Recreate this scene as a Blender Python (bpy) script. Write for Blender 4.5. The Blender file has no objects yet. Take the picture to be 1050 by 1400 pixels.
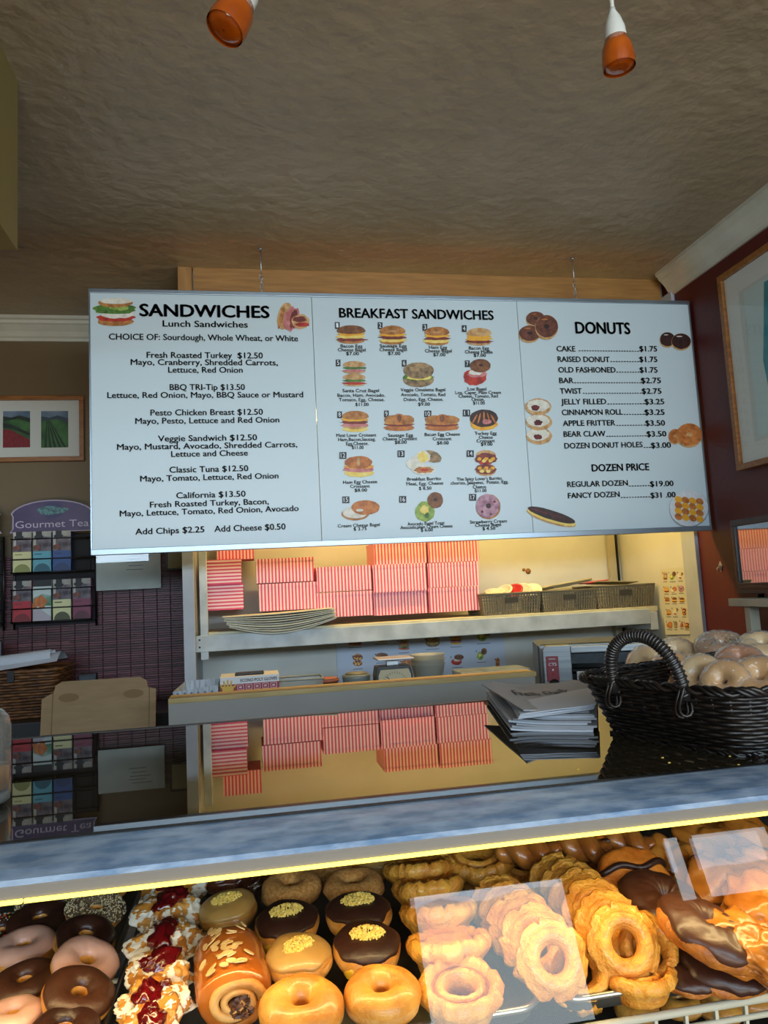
import bpy, bmesh, math, random
from math import sin, cos, pi, radians
from mathutils import Vector, Matrix, Euler, noise

SC = bpy.context.scene
COL = SC.collection
EYE = 1.5                      # camera height above the floor; all heights below are written relative to the eye
FPX = 1008.0

# ---------------------------------------------------------------- camera
def cam_axes():
    p, r, y = radians(6.1), radians(-2.97), radians(10.34)
    f = Vector((sin(y)*cos(p), cos(y)*cos(p), sin(p)))
    rt = Vector((cos(y), -sin(y), 0)); up = rt.cross(f)
    return rt*cos(r)+up*sin(r), up*cos(r)-rt*sin(r), f
CR, CU, CF = cam_axes()
cd = bpy.data.cameras.new('camera'); cam = bpy.data.objects.new('camera', cd); COL.objects.link(cam)
m = Matrix((CR, CU, -CF)).transposed().to_4x4(); m.translation = Vector((0, 0, EYE)); cam.matrix_world = m
cd.sensor_fit = 'VERTICAL'; cd.sensor_height = 24.0; cd.lens = FPX/1400*24.0; cd.clip_start = 0.02
SC.camera = cam

# ---------------------------------------------------------------- daylight, lamps, exposure
SC.view_settings.view_transform = 'Standard'; SC.view_settings.look = 'None'
SC.view_settings.exposure = 0.15; SC.view_settings.gamma = 1.0
SC.cycles.use_denoising = True
SC.cycles.max_bounces = 8
SC.cycles.transparent_max_bounces = 16
SC.cycles.caustics_reflective = False; SC.cycles.caustics_refractive = False
SC.cycles.sample_clamp_indirect = 4.0
w = bpy.data.worlds.new('sky'); SC.world = w; w.use_nodes = True
nt = w.node_tree; bg = nt.nodes['Background']
tc = nt.nodes.new('ShaderNodeTexCoord'); sx = nt.nodes.new('ShaderNodeSeparateXYZ'); rp = nt.nodes.new('ShaderNodeValToRGB')
nt.links.new(tc.outputs['Generated'], sx.inputs[0]); nt.links.new(sx.outputs['Z'], rp.inputs[0]); nt.links.new(rp.outputs[0], bg.inputs[0])
rp.color_ramp.elements[0].position = 0.0; rp.color_ramp.elements[0].color = (0.80, 0.88, 1.0, 1)
rp.color_ramp.elements[1].position = 0.5; rp.color_ramp.elements[1].color = (0.42, 0.63, 1.0, 1)
bg.inputs[1].default_value = 2.6

def area(name, loc, rot, sx_, sy_, power, col, spread=180):
    l = bpy.data.lights.new(name, 'AREA'); l.shape = 'RECTANGLE'; l.size = sx_; l.size_y = sy_
    l.energy = power; l.color = col; l.spread = radians(spread)
    o = bpy.data.objects.new(name, l); COL.objects.link(o)
    o.location = (loc[0], loc[1], loc[2]+EYE); o.rotation_euler = [radians(a) for a in rot]
    return o
area('transom_daylight', (0.6, -2.70, 0.68), (97, 0, 0), 5.2, 0.46, 115, (0.60, 0.81, 1.0))
area('door_pane_daylight', (1.16, -2.70, -0.17), (90, 0, 0), 0.80, 0.62, 7, (0.80, 0.92, 1.0))
area('side_pane_daylight', (2.6, -2.70, 0.115), (90, 0, 0), 0.46, 0.31, 2.0, (0.80, 0.92, 1.0))
area('narrow_pane_daylight', (2.24, -2.70, 0.115), (90, 0, 0), 0.08, 0.31, 0.35, (0.80, 0.92, 1.0))
area('corner_pane_daylight', (3.1, -2.70, 0.29), (90, 0, 0), 0.2, 0.28, 0.8, (0.80, 0.92, 1.0))
area('ceiling_fill', (0.6, -2.55, -0.95), (128, 0, 0), 5.0, 0.5, 80, (1.0, 0.90, 0.74))  # added upward fill that brightens the ceiling, standing in for ground-bounced daylight
area('alcove_tube_light', (0.72, 2.46, 0.60), (-20, 0, 0), 1.3, 0.06, 12.0, (1.0, 0.68, 0.22))
area('case_lamp_light', (0.25, 0.745, -0.254), (-35, 0, 0), 1.9, 0.02, 3.6, (1.0, 0.74, 0.34))
area('added_room_fill', (0.4, -1.0, 1.0), (0, 0, 0), 1.6, 0.6, 7, (1.0, 0.86, 0.66))  # added fill light; the room has no known lamp here

# ---------------------------------------------------------------- helpers
def ray(px, py): return CR*((px-525)/FPX) - CU*((py-700)/FPX) + CF
def on(ax, v, px, py):
    d = ray(px, py); return d*(v/d['XYZ'.index(ax)])
def lin(c):
    if isinstance(c, str):
        c = c.lstrip('#'); c = [int(c[i:i+2], 16)/255 for i in (0, 2, 4)]
        c = [x/12.92 if x <= .04045 else ((x+.055)/1.055)**2.4 for x in c]
    return (c[0], c[1], c[2], 1)

MATS = {}
def mat(name, col='#808080', rough=.6, metal=0, col2=None, ns=30, bump=0, bs=60, spec=.5, ior=1.5, coat=0, emit=0, trans=0, stretch=None, contrast=(.35, .65), alpha=1, sss=0, detail=4):
    if name in MATS: return MATS[name]
    M_ = bpy.data.materials.new(name); M_.use_nodes = True; N = M_.node_tree; B = N.nodes['Principled BSDF']
    B.inputs['Base Color'].default_value = lin(col); B.inputs['Roughness'].default_value = rough
    B.inputs['Metallic'].default_value = metal; B.inputs['IOR'].default_value = ior
    B.inputs['Specular IOR Level'].default_value = spec; B.inputs['Coat Weight'].default_value = coat; B.inputs['Coat Roughness'].default_value = .08
    B.inputs['Transmission Weight'].default_value = trans; B.inputs['Alpha'].default_value = alpha
    if sss:
        B.inputs['Subsurface Weight'].default_value = sss; B.inputs['Subsurface Scale'].default_value = .01
    if emit:
        B.inputs['Emission Color'].default_value = lin(col); B.inputs['Emission Strength'].default_value = emit
    if col2 or bump:
        T = N.nodes.new('ShaderNodeTexCoord'); P = N.nodes.new('ShaderNodeMapping'); N.links.new(T.outputs['Object'], P.inputs[0])
        if stretch: P.inputs['Scale'].default_value = stretch
    if col2:
        X = N.nodes.new('ShaderNodeTexNoise'); X.inputs['Scale'].default_value = ns; X.inputs['Detail'].default_value = detail
        N.links.new(P.outputs[0], X.inputs['Vector'])
        R_ = N.nodes.new('ShaderNodeValToRGB'); e = R_.color_ramp.elements
        e[0].position, e[1].position = contrast; e[0].color = lin(col); e[1].color = lin(col2)
        N.links.new(X.outputs[0], R_.inputs[0]); N.links.new(R_.outputs[0], B.inputs['Base Color'])
    if bump:
        X = N.nodes.new('ShaderNodeTexNoise'); X.inputs['Scale'].default_value = bs; X.inputs['Detail'].default_value = 6
        N.links.new(P.outputs[0], X.inputs['Vector'])
        U = N.nodes.new('ShaderNodeBump'); U.inputs['Strength'].default_value = min(1, bump); U.inputs['Distance'].default_value = .004*max(1, bump)
        N.links.new(X.outputs[0], U.inputs['Height']); N.links.new(U.outputs[0], B.inputs['Normal'])
    MATS[name] = M_; return M_

def pane_mat(name, tint='#ffffff', ior=1.5, rough=0.0, wrinkle=0, white=0, boost=1.0):
    """thin clear sheet: straight-through light plus a Fresnel reflection"""
    if name in MATS: return MATS[name]
    M_ = bpy.data.materials.new(name); M_.use_nodes = True; N = M_.node_tree; N.nodes.clear()
    O = N.nodes.new('ShaderNodeOutputMaterial'); T = N.nodes.new('ShaderNodeBsdfTransparent'); G = N.nodes.new('ShaderNodeBsdfGlossy')
    Fr = N.nodes.new('ShaderNodeFresnel'); X = N.nodes.new('ShaderNodeMixShader'); K = N.nodes.new('ShaderNodeMath')
    T.inputs[0].default_value = lin(tint); G.inputs['Roughness'].default_value = rough; Fr.inputs[0].default_value = ior
    K.operation = 'MULTIPLY_ADD'; K.inputs[1].default_value = boost; K.inputs[2].default_value = 0; K.use_clamp = True
    Ge = N.nodes.new('ShaderNodeNewGeometry'); Bf = N.nodes.new('ShaderNodeMath'); Bf.operation = 'SUBTRACT'; Bf.inputs[0].default_value = 1
    Kf = N.nodes.new('ShaderNodeMath'); Kf.operation = 'MULTIPLY'; N.links.new(Ge.outputs['Backfacing'], Bf.inputs[1])
    N.links.new(Fr.outputs[0], Kf.inputs[0]); N.links.new(Bf.outputs[0], Kf.inputs[1]); N.links.new(Kf.outputs[0], K.inputs[0]); N.links.new(K.outputs[0], X.inputs[0]); N.links.new(T.outputs[0], X.inputs[1]); N.links.new(G.outputs[0], X.inputs[2])
    last = X
    if white:
        D = N.nodes.new('ShaderNodeBsdfDiffuse'); D.inputs[0].default_value = (.8, .8, .78, 1)
        Y = N.nodes.new('ShaderNodeMixShader'); Y.inputs[0].default_value = white
        N.links.new(X.outputs[0], Y.inputs[1]); N.links.new(D.outputs[0], Y.inputs[2]); last = Y
    if wrinkle:
        TC = N.nodes.new('ShaderNodeTexCoord'); Z = N.nodes.new('ShaderNodeTexNoise'); Z.inputs['Scale'].default_value = wrinkle; Z.inputs['Detail'].default_value = 3
        U = N.nodes.new('ShaderNodeBump'); U.inputs['Distance'].default_value = .01
        N.links.new(TC.outputs['Object'], Z.inputs['Vector']); N.links.new(Z.outputs[0], U.inputs['Height'])
        N.links.new(U.outputs[0], G.inputs['Normal']); N.links.new(U.outputs[0], Fr.inputs['Normal'])
    N.links.new(last.outputs[0], O.inputs[0]); MATS[name] = M_; return M_

def stripe_mat(name, axis, period=.0118, duty=.5, a='#dc4a70', b='#f2cfcd', phase=0):
    if name in MATS: return MATS[name]
    M_ = bpy.data.materials.new(name); M_.use_nodes = True; N = M_.node_tree; B = N.nodes['Principled BSDF']
    T = N.nodes.new('ShaderNodeTexCoord'); S = N.nodes.new('ShaderNodeSeparateXYZ'); N.links.new(T.outputs['Object'], S.inputs[0])
    A = N.nodes.new('ShaderNodeMath'); A.operation = 'MULTIPLY_ADD'; A.inputs[1].default_value = 1/period; A.inputs[2].default_value = 100+phase
    Fq = N.nodes.new('ShaderNodeMath'); Fq.operation = 'FRACT'; G = N.nodes.new('ShaderNodeMath'); G.operation = 'GREATER_THAN'; G.inputs[1].default_value = duty
    X = N.nodes.new('ShaderNodeMix'); X.data_type = 'RGBA'; X.inputs[6].default_value = lin(a); X.inputs[7].default_value = lin(b)
    N.links.new(S.outputs[axis], A.inputs[0]); N.links.new(A.outputs[0], Fq.inputs[0]); N.links.new(Fq.outputs[0], G.inputs[0])
    N.links.new(G.outputs[0], X.inputs[0]); N.links.new(X.outputs[2], B.inputs['Base Color']); B.inputs['Roughness'].default_value = .55
    MATS[name] = M_; return M_

class MB:
    def __init__(s): s.v = []; s.f = []; s.m = []; s.s = []
    def add(s, vs, fs, mi=0, sm=False):
        n = len(s.v); s.v += [tuple(p) for p in vs]
        for f in fs: s.f.append(tuple(i+n for i in f)); s.m.append(mi); s.s.append(sm)
        return s
    def box(s, x0, x1, y0, y1, z0, z1, mi=0, M=None):
        vs = [Vector((x, y, z)) for x in (x0, x1) for y in (y0, y1) for z in (z0, z1)]
        if M is not None: vs = [M @ p for p in vs]
        return s.add(vs, [(0, 1, 3, 2), (4, 6, 7, 5), (0, 4, 5, 1), (2, 3, 7, 6), (0, 2, 6, 4), (1, 5, 7, 3)], mi)
    def grid(s, rows, mi=0, sm=True, cu=False, cv=False):
        nu, nv = len(rows), len(rows[0]); fs = []
        for i in range(nu if cu else nu-1):
            for j in range(nv if cv else nv-1):
                a, b = i, (i+1) % nu; c, d = j, (j+1) % nv
                fs.append((a*nv+c, b*nv+c, b*nv+d, a*nv+d))
        return s.add([p for r in rows for p in r], fs, mi, sm)
    def tube(s, pts, r, seg=8, mi=0, closed=False, caps=True):
        pts = [Vector(p) for p in pts]; n = len(pts); rows = []; prev = None
        for i, p in enumerate(pts):
            if closed: t = pts[(i+1) % n]-pts[i-1]
            else: t = pts[min(i+1, n-1)]-pts[max(i-1, 0)]
            t = t.normalized()
            if prev is None: prev = t.orthogonal().normalized()
            prev = (prev-t*prev.dot(t)).normalized(); b = t.cross(prev)
            rr = r[i] if isinstance(r, (list, tuple)) else r
            rows.append([p+prev*(rr*cos(2*pi*k/seg))+b*(rr*sin(2*pi*k/seg)) for k in range(seg)])
        n0 = len(s.v); s.grid(rows, mi, True, cu=closed, cv=True)
        if caps and not closed:
            s.f.append(tuple(n0+k for k in range(seg))[::-1]); s.m.append(mi); s.s.append(False)
            s.f.append(tuple(n0+(n-1)*seg+k for k in range(seg))); s.m.append(mi); s.s.append(False)
        return s
    def lathe(s, prof, c=(0, 0, 0), seg=24, mi=0, M=None, cap=True):
        rows = []
        for (r, z) in prof: rows.append([Vector((c[0]+r*cos(2*pi*k/seg), c[1]+r*sin(2*pi*k/seg), c[2]+z)) for k in range(seg)])
        if M is not None: rows = [[M @ p for p in q] for q in rows]
        n0 = len(s.v); s.grid(rows, mi, True, cv=True)
        if cap:
            s.f.append(tuple(n0+k for k in range(seg))[::-1]); s.m.append(mi); s.s.append(False)
            s.f.append(tuple(n0+(len(prof)-1)*seg+k for k in range(seg))); s.m.append(mi); s.s.append(False)
        return s
    def prism(s, poly, d0, d1, mi=0, f=lambda a, b, d: (a, d, b)):
        """flat outline (a,b) given depth d0..d1"""
        n = len(poly); vs = [f(a, b, d0) for a, b in poly]+[f(a, b, d1) for a, b in poly]
        fs = [tuple(range(n)), tuple(range(2*n-1, n-1, -1))]+[(i, i+n, (i+1) % n+n, (i+1) % n) for i in range(n)]
        return s.add(vs, fs, mi)
    def build(s, name, mats, parent=None, bevel=0, seg=2, loc=None, rot=None):
        me = bpy.data.meshes.new(name); me.from_pydata(s.v, [], s.f)
        if not isinstance(mats, (list, tuple)): mats = [mats]
        for q in mats: me.materials.append(q)
        me.polygons.foreach_set('material_index', s.m); me.polygons.foreach_set('use_smooth', s.s)
        bm = bmesh.new(); bm.from_mesh(me)
        if bevel: bmesh.ops.bevel(bm, geom=list(bm.edges), offset=bevel, segments=seg, affect='EDGES', profile=.6, clamp_overlap=True)
        bmesh.ops.recalc_face_normals(bm, faces=bm.faces); bm.to_mesh(me); bm.free()
        o = bpy.data.objects.new(name, me); COL.objects.link(o)
        if parent is not None: o.parent = parent
        if loc is not None: o.location = loc
        if rot is not None: o.rotation_euler = [radians(a) for a in rot]
        return o
def box(*a, **k): return MB().box(*a, **k)

def tag(o, label=None, cat=None, group=None, kind=None):
    for k_, v_ in (('label', label), ('category', cat), ('group', group), ('kind', kind)):
        if v_: o[k_] = v_
    return o
def thing(name, label, cat, loc=(0, 0, 0), rz=0, group=None, rot=None):
    o = bpy.data.objects.new(name, None); o.empty_display_size = .03; COL.objects.link(o)
    o.location = loc; o.rotation_euler = [radians(a) for a in rot] if rot else (0, 0, radians(rz))
    return tag(o, label, cat, group)
def struct(name, mb, m_, parent=None, bevel=0):
    o = mb.build(name, m_, parent, bevel)
    if parent is None: o['kind'] = 'structure'
    return o
def dup(src, label=None):
    kids = {}
    for o in list(bpy.data.objects):
        if o.parent: kids.setdefault(o.parent.name, []).append(o)
    def go(o, par):
        c = o.copy(); COL.objects.link(c); c.parent = par
        for ch in kids.get(o.name, []): go(ch, c)
        return c
    r = go(src, None)
    if label: r['label'] = label
    return r

_font_cache = {}
def text_mesh(s, bold):
    k = (s, bold)
    if k not in _font_cache:
        cu = bpy.data.curves.new('lettering', 'FONT'); cu.body = s; cu.size = 1; cu.resolution_u = 3; cu.fill_mode = 'FRONT'
        o = bpy.data.objects.new('lettering', cu); COL.objects.link(o); bpy.context.view_layer.update()
        me = bpy.data.meshes.new_from_object(o.evaluated_get(bpy.context.evaluated_depsgraph_get()))
        bpy.data.objects.remove(o); bpy.data.curves.remove(cu)
        vs = [tuple(v.co) for v in me.vertices]; fs = [tuple(p.vertices) for p in me.polygons]; bpy.data.meshes.remove(me)
        if bold:
            b = []; g = []; sh = bold*1.05
            for dx, dy in ((-sh, 0), (sh, 0), (0, sh*.6), (0, -sh*.6)):
                n = len(b); b += [(v[0]+dx, v[1]+dy, 0) for v in vs]; g += [tuple(i+n for i in f) for f in fs]
            vs, fs = b, g
        _font_cache[k] = (vs, fs)
    return _font_cache[k]

CAP = max(v[1] for v in text_mesh('H', 0)[0])
class Plane:
    """a flat surface things are printed on: Plane('Y', 2.2) faces the customer, Plane('X', 1.5) is the red wall"""
    def __init__(s, ax, v): s.ax = ax; s.v = v
    def uv(s, px, py):
        p = on(s.ax, s.v, px, py); return (p.x if s.ax == 'Y' else -p.y, p.z)
    def p3(s, u, v, off=0):
        return (u, s.v-off, v) if s.ax == 'Y' else (s.v-off, -u, v)
    def poly(s, mb, pts, off, mi=0):
        n = len(pts); mb.add([s.p3(a, b, off) for a, b in pts], [tuple(range(n))], mi)
    def text(s, body, xl, xr, yb, cap, m_, parent, off=.0015, bold=.02, name='lettering', mb=None):
        vs, fs = text_mesh(body, bold)
        if not vs: return
        x0 = min(v[0] for v in vs); x1 = max(v[0] for v in vs)
        ul, _ = s.uv(xl, yb); ur, v0 = s.uv(xr, yb); um, vm = s.uv((xl+xr)/2, yb); _, vt = s.uv((xl+xr)/2, yb-cap)
        k = (ur-ul)/(x1-x0); kh = (vt-vm)/CAP*1.04
        q = mb or MB(); q.add([s.p3(ul+(v[0]-x0)*k, vm+v[1]*kh, off) for v in vs], fs)
        return q if mb else q.build(name, m_, parent)
# ---------------------------------------------------------------- room
plaster = mat('ceiling_plaster', '#a39177', .36, col2='#98876d', ns=4, bump=1.7, bs=24, spec=.5)
brown = mat('brown_wall_paint', '#6e5c40', .6, col2='#68573c', ns=3, bump=.3, bs=40)
red = mat('dark_red_wall_paint', '#571512', .5, col2='#50120f', ns=5, bump=.15, bs=50)
cream = mat('cream_wall_paint', '#d2d0c6', .6, col2='#cac8bd', ns=6, bump=.1, bs=30)
white = mat('white_trim_paint', '#c6c3b4', .45, col2='#b9b6a6', ns=9)
grey_trim = mat('pale_grey_paint', '#b4b9c2', .5, col2='#a9aeb6', ns=12)
oak = mat('oak_board', '#a87b42', .5, col2='#8f6433', ns=7, stretch=(1.2, 14, 14), contrast=(.3, .7))
floor_m = mat('brown_floor_tile', '#6f5a45', .5, col2='#5d4a38', ns=6)
dark = mat('dark_front', '#2a2521', .6)
CZ = 1.07
struct('floor', box(-2.2, 3.6, -2.8, 2.9, -1.56, -1.5), floor_m)
struct('ceiling', box(-2.2, 3.6, -2.8, 2.9, CZ, CZ+.05), plaster)
struct('wall_back', box(-2.2, -.19, 2.84, 2.9, -1.5, CZ), brown)
alc = struct('wall_alcove_back', box(-.19, 1.56, 2.84, 2.9, -1.5, CZ), cream)
chip = MB(); chip.lathe([(.009, 0), (.012, .0012), (.0, .0015)], seg=9, M=Matrix.Translation(on('Y', 2.8395, 722, 781)) @ Matrix.Rotation(radians(90), 4, 'X'))
chip.lathe([(.005, 0), (.007, .0012), (.0, .0015)], seg=7, M=Matrix.Translation(on('Y', 2.8395, 716, 779)) @ Matrix.Rotation(radians(90), 4, 'X'))
chip.build('paint_chip', mat('bare_patch', '#8a5a1c', .8), alc)
struct('wall_alcove_right', box(1.5, 1.56, 2.36, 2.84, -1.5, CZ), cream)
struct('wall_right', box(1.5, 1.6, .6, 2.36, -1.5, CZ), red)
struct('wall_right_return', box(1.6, 3.6, .6, .7, -1.5, CZ), red)
struct('wall_far_right', box(3.5, 3.6, -2.8, .6, -1.5, CZ), brown)
struct('wall_left', box(-2.2, -2.1, -2.8, 2.84, -1.5, CZ), brown)
# upright trim where the red wall starts
struct('trim_1', box(1.486, 1.5, 2.285, 2.365, -1.5, 1.0), grey_trim, bevel=.002)
# ceiling beam at the left
struct('trim_2', box(-2.1, -.438, -.6, 1.5, .71, CZ), mat('beam_paint', '#877543', .6, bump=.3, bs=30))
def crown(name, a, b, nrm):
    """crown moulding from a to b, profile steps away from the wall along nrm"""
    prof = [(0, -.082), (.008, -.082), (.010, -.072), (.016, -.066), (.024, -.050), (.040, -.030), (.046, -.026), (.050, -.016), (.058, -.012), (.058, 0), (0, 0)]
    a, b, nrm = Vector(a), Vector(b), Vector(nrm); q = MB(); n = len(prof)
    vs = [p+nrm*d+Vector((0, 0, z)) for p in (a, b) for d, z in prof]
    q.add(vs, [tuple(range(n))[::-1], tuple(range(n, 2*n))]+[(i, (i+1) % n, (i+1) % n+n, i+n) for i in range(n)])
    struct(name, q, white)
crown('trim_3', (-2.1, 2.84, CZ), (-.205, 2.84, CZ), (0, -1, 0))
crown('trim_4', (1.5, 2.30, CZ), (1.5, .6, CZ), (-1, 0, 0))
# oak bulkhead board over the alcove
hd = thing('oak_header_board', 'oak header board along the ceiling above the hanging menu', 'board', (0, 2.36, .9))
box(-.157, 1.487, -.012, .012, -.03, CZ-.9).build('board_panel', oak, hd, bevel=.001)
box(-.205, -.161, -.014, .012, -.03, CZ-.9).build('end_stile', mat('oak_stile', '#a87b42', .5, col2='#8f6433', ns=7, stretch=(14, 14, 1.2)), hd, bevel=.001)
struct('wall_alcove_top', box(-.2, 1.5, 2.373, 2.84, .88, CZ), cream)
struct('wall_alcove_left', box(-.225, -.19, 2.50, 2.84, -1.5, .88), grey_trim)
# storefront behind the camera: openings to the street between dark mullions
wf = MB()
xs = [-2.2, -2.1, -.6, -.5, .66, .74, .76, 1.58, 1.6, 1.7, 2.2, 2.28, 2.3, 2.36, 2.4, 2.84, 3.0, 3.2, 3.4, 3.6]; zs = [-1.5, -.95, -.52, -.04, .15, .27, .43, .93, CZ]
panes = [(.74, 1.58, -.52, .15), (2.36, 2.84, -.04, .27), (2.2, 2.28, -.04, .27), (3.0, 3.2, .15, .43)]+[(a, b, .43, .93) for a, b in ((-2.1, -.6), (-.5, .66), (.76, 1.6), (1.7, 2.3), (2.4, 3.4))]
for i_ in range(len(xs)-1):
    for j_ in range(len(zs)-1):
        mx_, mz_ = (xs[i_]+xs[i_+1])/2, (zs[j_]+zs[j_+1])/2
        if not any(a < mx_ < b and c < mz_ < d for a, b, c, d in panes): wf.box(xs[i_], xs[i_+1], -2.8, -2.72, zs[j_], zs[j_+1])
struct('wall_front', wf, dark)  # unseen; kept solid low at the left to keep reflections off the case glass
# street side outside: pavement and a clipped hedge seen only as reflections
struct('pavement', box(-14, 16, -16, -2.8, -1.62, -1.56), mat('pale_concrete', '#b9b8b2', .8, col2='#a9a8a2', ns=4))
hq = MB(); rnd = random.Random(4)
rows = []
for i in range(60):
    rows.append([(-9+i*.33, -9+.35*noise.noise((i*.5, j*.7, 1)), -1.6+j*.22+.1*noise.noise((i*.9, j, 3))) for j in range(12)])
hq.grid(rows)
tag(hq.build('clipped_hedge', mat('hedge_green', '#5f7a2c', .8, col2='#31461a', ns=6, bump=1, bs=12)), 'long clipped green hedge across the street outside', 'hedge')

# ---------------------------------------------------------------- bamboo blind at the left of the alcove
bb = thing('bamboo_blind', 'dark red bamboo slat blind covering the lower wall left of the alcove', 'blind', (-1.05, 2.825, -.9))
q = MB(); rnd = random.Random(2); z = .2
while z < 1.092:
    h = .0085*rnd.uniform(.8, 1.15); o_ = rnd.uniform(-.0012, .0012)
    for (a_, b_) in ((-.98, -.45), (-.45, .03), (.03, .40), (.40, .835)):
        j_ = rnd.uniform(-.0006, .0006)
        q.box(a_, b_, -.003+o_, .003+o_, z+j_, z+h*.74+j_, rnd.choice((0, 0, 1, 2)))
    z += h
sl = q.build('slats', [mat('bamboo_red', '#6a3138', .45, col2='#4b2026', ns=9, stretch=(3, 30, 30)), mat('bamboo_dark', '#552329', .45, col2='#3a171c', ns=9, stretch=(3, 30, 30)), mat('bamboo_light', '#7b434a', .45, col2='#5f2c33', ns=9, stretch=(3, 30, 30))], bb)
sl['kind'] = 'stuff'
cord_m = mat('blind_cord', '#3f1c20', .8)
x = -.96
while x < .83:
    box(x, x+.0032, -.0065, -.0035, .2, 1.095).build('cord', cord_m, bb); x += .0475

# ---------------------------------------------------------------- hanging menu board
bd = thing('menu_board', 'long white three-panel hanging menu board with sandwich and donut prices', 'menu board', (0, 0, 0))
BP = Plane('Y', 2.194)
pw = mat('menu_print_white', '#cadae0', .38, spec=.5)
alu = mat('aluminium', '#9aa4ac', .35, metal=.9)
X0, X1, XA, XB, ZT, ZB = -.446, 1.492, .207, .874, .926, .142
for a_, b_ in ((X0+.003, XA), (XA+.0015, XB), (XB+.0015, X1-.003)): box(a_, b_, 2.196, 2.215, ZB+.006, ZT-.006).build('panel', pw, bd, bevel=.0006, seg=1)
box(X0, X1, 2.19, 2.218, ZT-.012, ZT).build('top_rail', alu, bd, bevel=.001)
box(X0, X1, 2.19, 2.218, ZB, ZB+.016).build('bottom_rail', alu, bd, bevel=.001)
box(X0, X0+.004, 2.192, 2.217, ZB+.016, ZT-.012).build('end_cap', alu, bd); box(X1-.004, X1, 2.192, 2.217, ZB+.016, ZT-.012).build('end_cap', alu, bd)
ink = mat('black_ink', '#15181c', .5)
P1 = [("SANDWICHES", 190.5, 369, 433.5, 15.5, .035), ("Lunch Sandwiches", 222.5, 339, 447.3, 8), ("CHOICE OF: Sourdough, Whole Wheat, or White", 149, 407.5, 465.5, 7.6), ("Fresh Roasted Turkey  $12.50", 200.5, 359.5, 489.7, 7.6),
("Mayo, Cranberry, Shredded Carrots,", 178.7, 380, 499.3, 7.4), ("Lettuce, Red Onion", 230, 332, 509.6, 7.4), ("BBQ TRI-Tip $13.50", 232, 335, 533.3, 7.6), ("Lettuce, Red Onion, Mayo, BBQ Sauce or Mustard", 146.7, 414.7, 543.8, 7.4),
("Pesto Chicken Breast $12.50", 205.7, 359.7, 567.6, 7.6), ("Mayo, Pesto, Lettuce and Red Onion", 185, 382, 578.6, 7.4), ("Veggie Sandwich $12.50", 216, 351.7, 602.8, 7.6), ("Mayo, Mustard, Avocado, Shredded Carrots,", 160, 406.7, 613.2, 7.4),
("Lettuce and Cheese", 234, 339, 623.8, 7.4), ("Classic Tuna $12.50", 231.7, 339.7, 645.2, 7.6), ("Mayo, Tomato, Lettuce, Red Onion", 191.7, 381, 656.3, 7.4), ("California $13.50", 241, 336, 680.2, 7.6),
("Fresh Roasted Turkey, Bacon,", 205, 367.7, 691.6, 7.4), ("Mayo, Lettuce, Tomato, Red Onion, Avocado", 163.7, 408.7, 702.3, 7.4), ("Add Chips $2.25", 185, 279.7, 729.3, 7.8), ("Add Cheese $0.50", 293, 390.7, 725.5, 7.8)]
for t in P1: BP.text(t[0], t[1], t[2], t[3], t[4], ink, bd, bold=t[5] if len(t) > 5 else .018)
def z2(x, y): return 420+x/3.5, 390+y/3.5
def z3(x, y): return 680+x/2.838, 390+y/2.838
x_, y_ = z2(153, 160); BP.text("BREAKFAST SANDWICHES", x_, 420+893/3.5, y_, 12, ink, bd, bold=.03)
P2 = """Bacon Egg|160|265|299;Cheese Bagel|147|280|317;$7.00|187|248|335;Sausage Egg|348|476|298;Cheese Bagel|346|477|316;$7.00|387|446|334;Ham Egg|583|670|305;Cheese Bagel|564|692|322;$7.00|603|662|340;Bacon Egg|774|870|309;Cheese Muffin|755|887|327;$7.00|797|855|343;Santa Cruz Bagel|169|344|512;Bacon, Ham, Avocado,|145|373|534;Tomato, Egg, Cheese.|152|370|555;$11.00|231|295|578;Veggie Omelette Bagel|447|661|508;Avocado, Tomato, Red|449|661|531;Onion, Egg, Cheese.|461|651|554;$9.00|531|588|577;Lox Bagel|768|857|504;Lox, Caper, Plain Cream|709|927|521;Cheese, Tomato, Red|725|913|538;Onion.|787|849|554;$11.00|794|850|571;Meat Lover Croissant|140|331|725;Ham,Bacon,Sausag.|148|328|745;Egg,Cheese.|186|294|765;$11.00|214|270|784;Sausage Egg|386|507|725;Cheese Croissant|362|527|742;$8.00|419|477|759;Bacon Egg Cheese|562|731|721;Croissant|601|691|742;$8.00|621|678|762;Turkey Egg|802|907|716;Cheese|822|888|735;Croissant|811|898|752;$9.00|831|887|768;Ham Egg Cheese|172|335|949;Croissant|206|300|969;$8.00|227|287|988;Breakfast Burrito|478|641|934;Meat, Egg, Cheese|475|651|956;$ 8.50|535|595|979;The Spicy Lover's Burrito|716|932|933;chorizo, Jalapeno,  Potato, Egg,|687|963|951;Cheese.|793|860|972;$11.00|802|858|990;Cream Cheese Bagel|146|348|1156;$ 3.75|222|285|1173;Avocado Bagel Toast|480|658|1147;Avocado,plain Cream Cheese|446|696|1163;$ 6.00|544|602|1178;Strawberry Cream|779|956|1138;Cheese Bagel|804|928|1154;$ 4.50|839|900|1171"""
for t in P2.split(';'):
    s_, a_, b_, y_ = t.split('|'); BP.text(s_, z2(int(a_), 0)[0], z2(int(b_), 0)[0], z2(0, int(y_))[1], 4.2, ink, bd, bold=.012)
badge_m = mat('badge_black', '#20242a', .5); num_m = mat('badge_white', '#eef4f8', .5)
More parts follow.
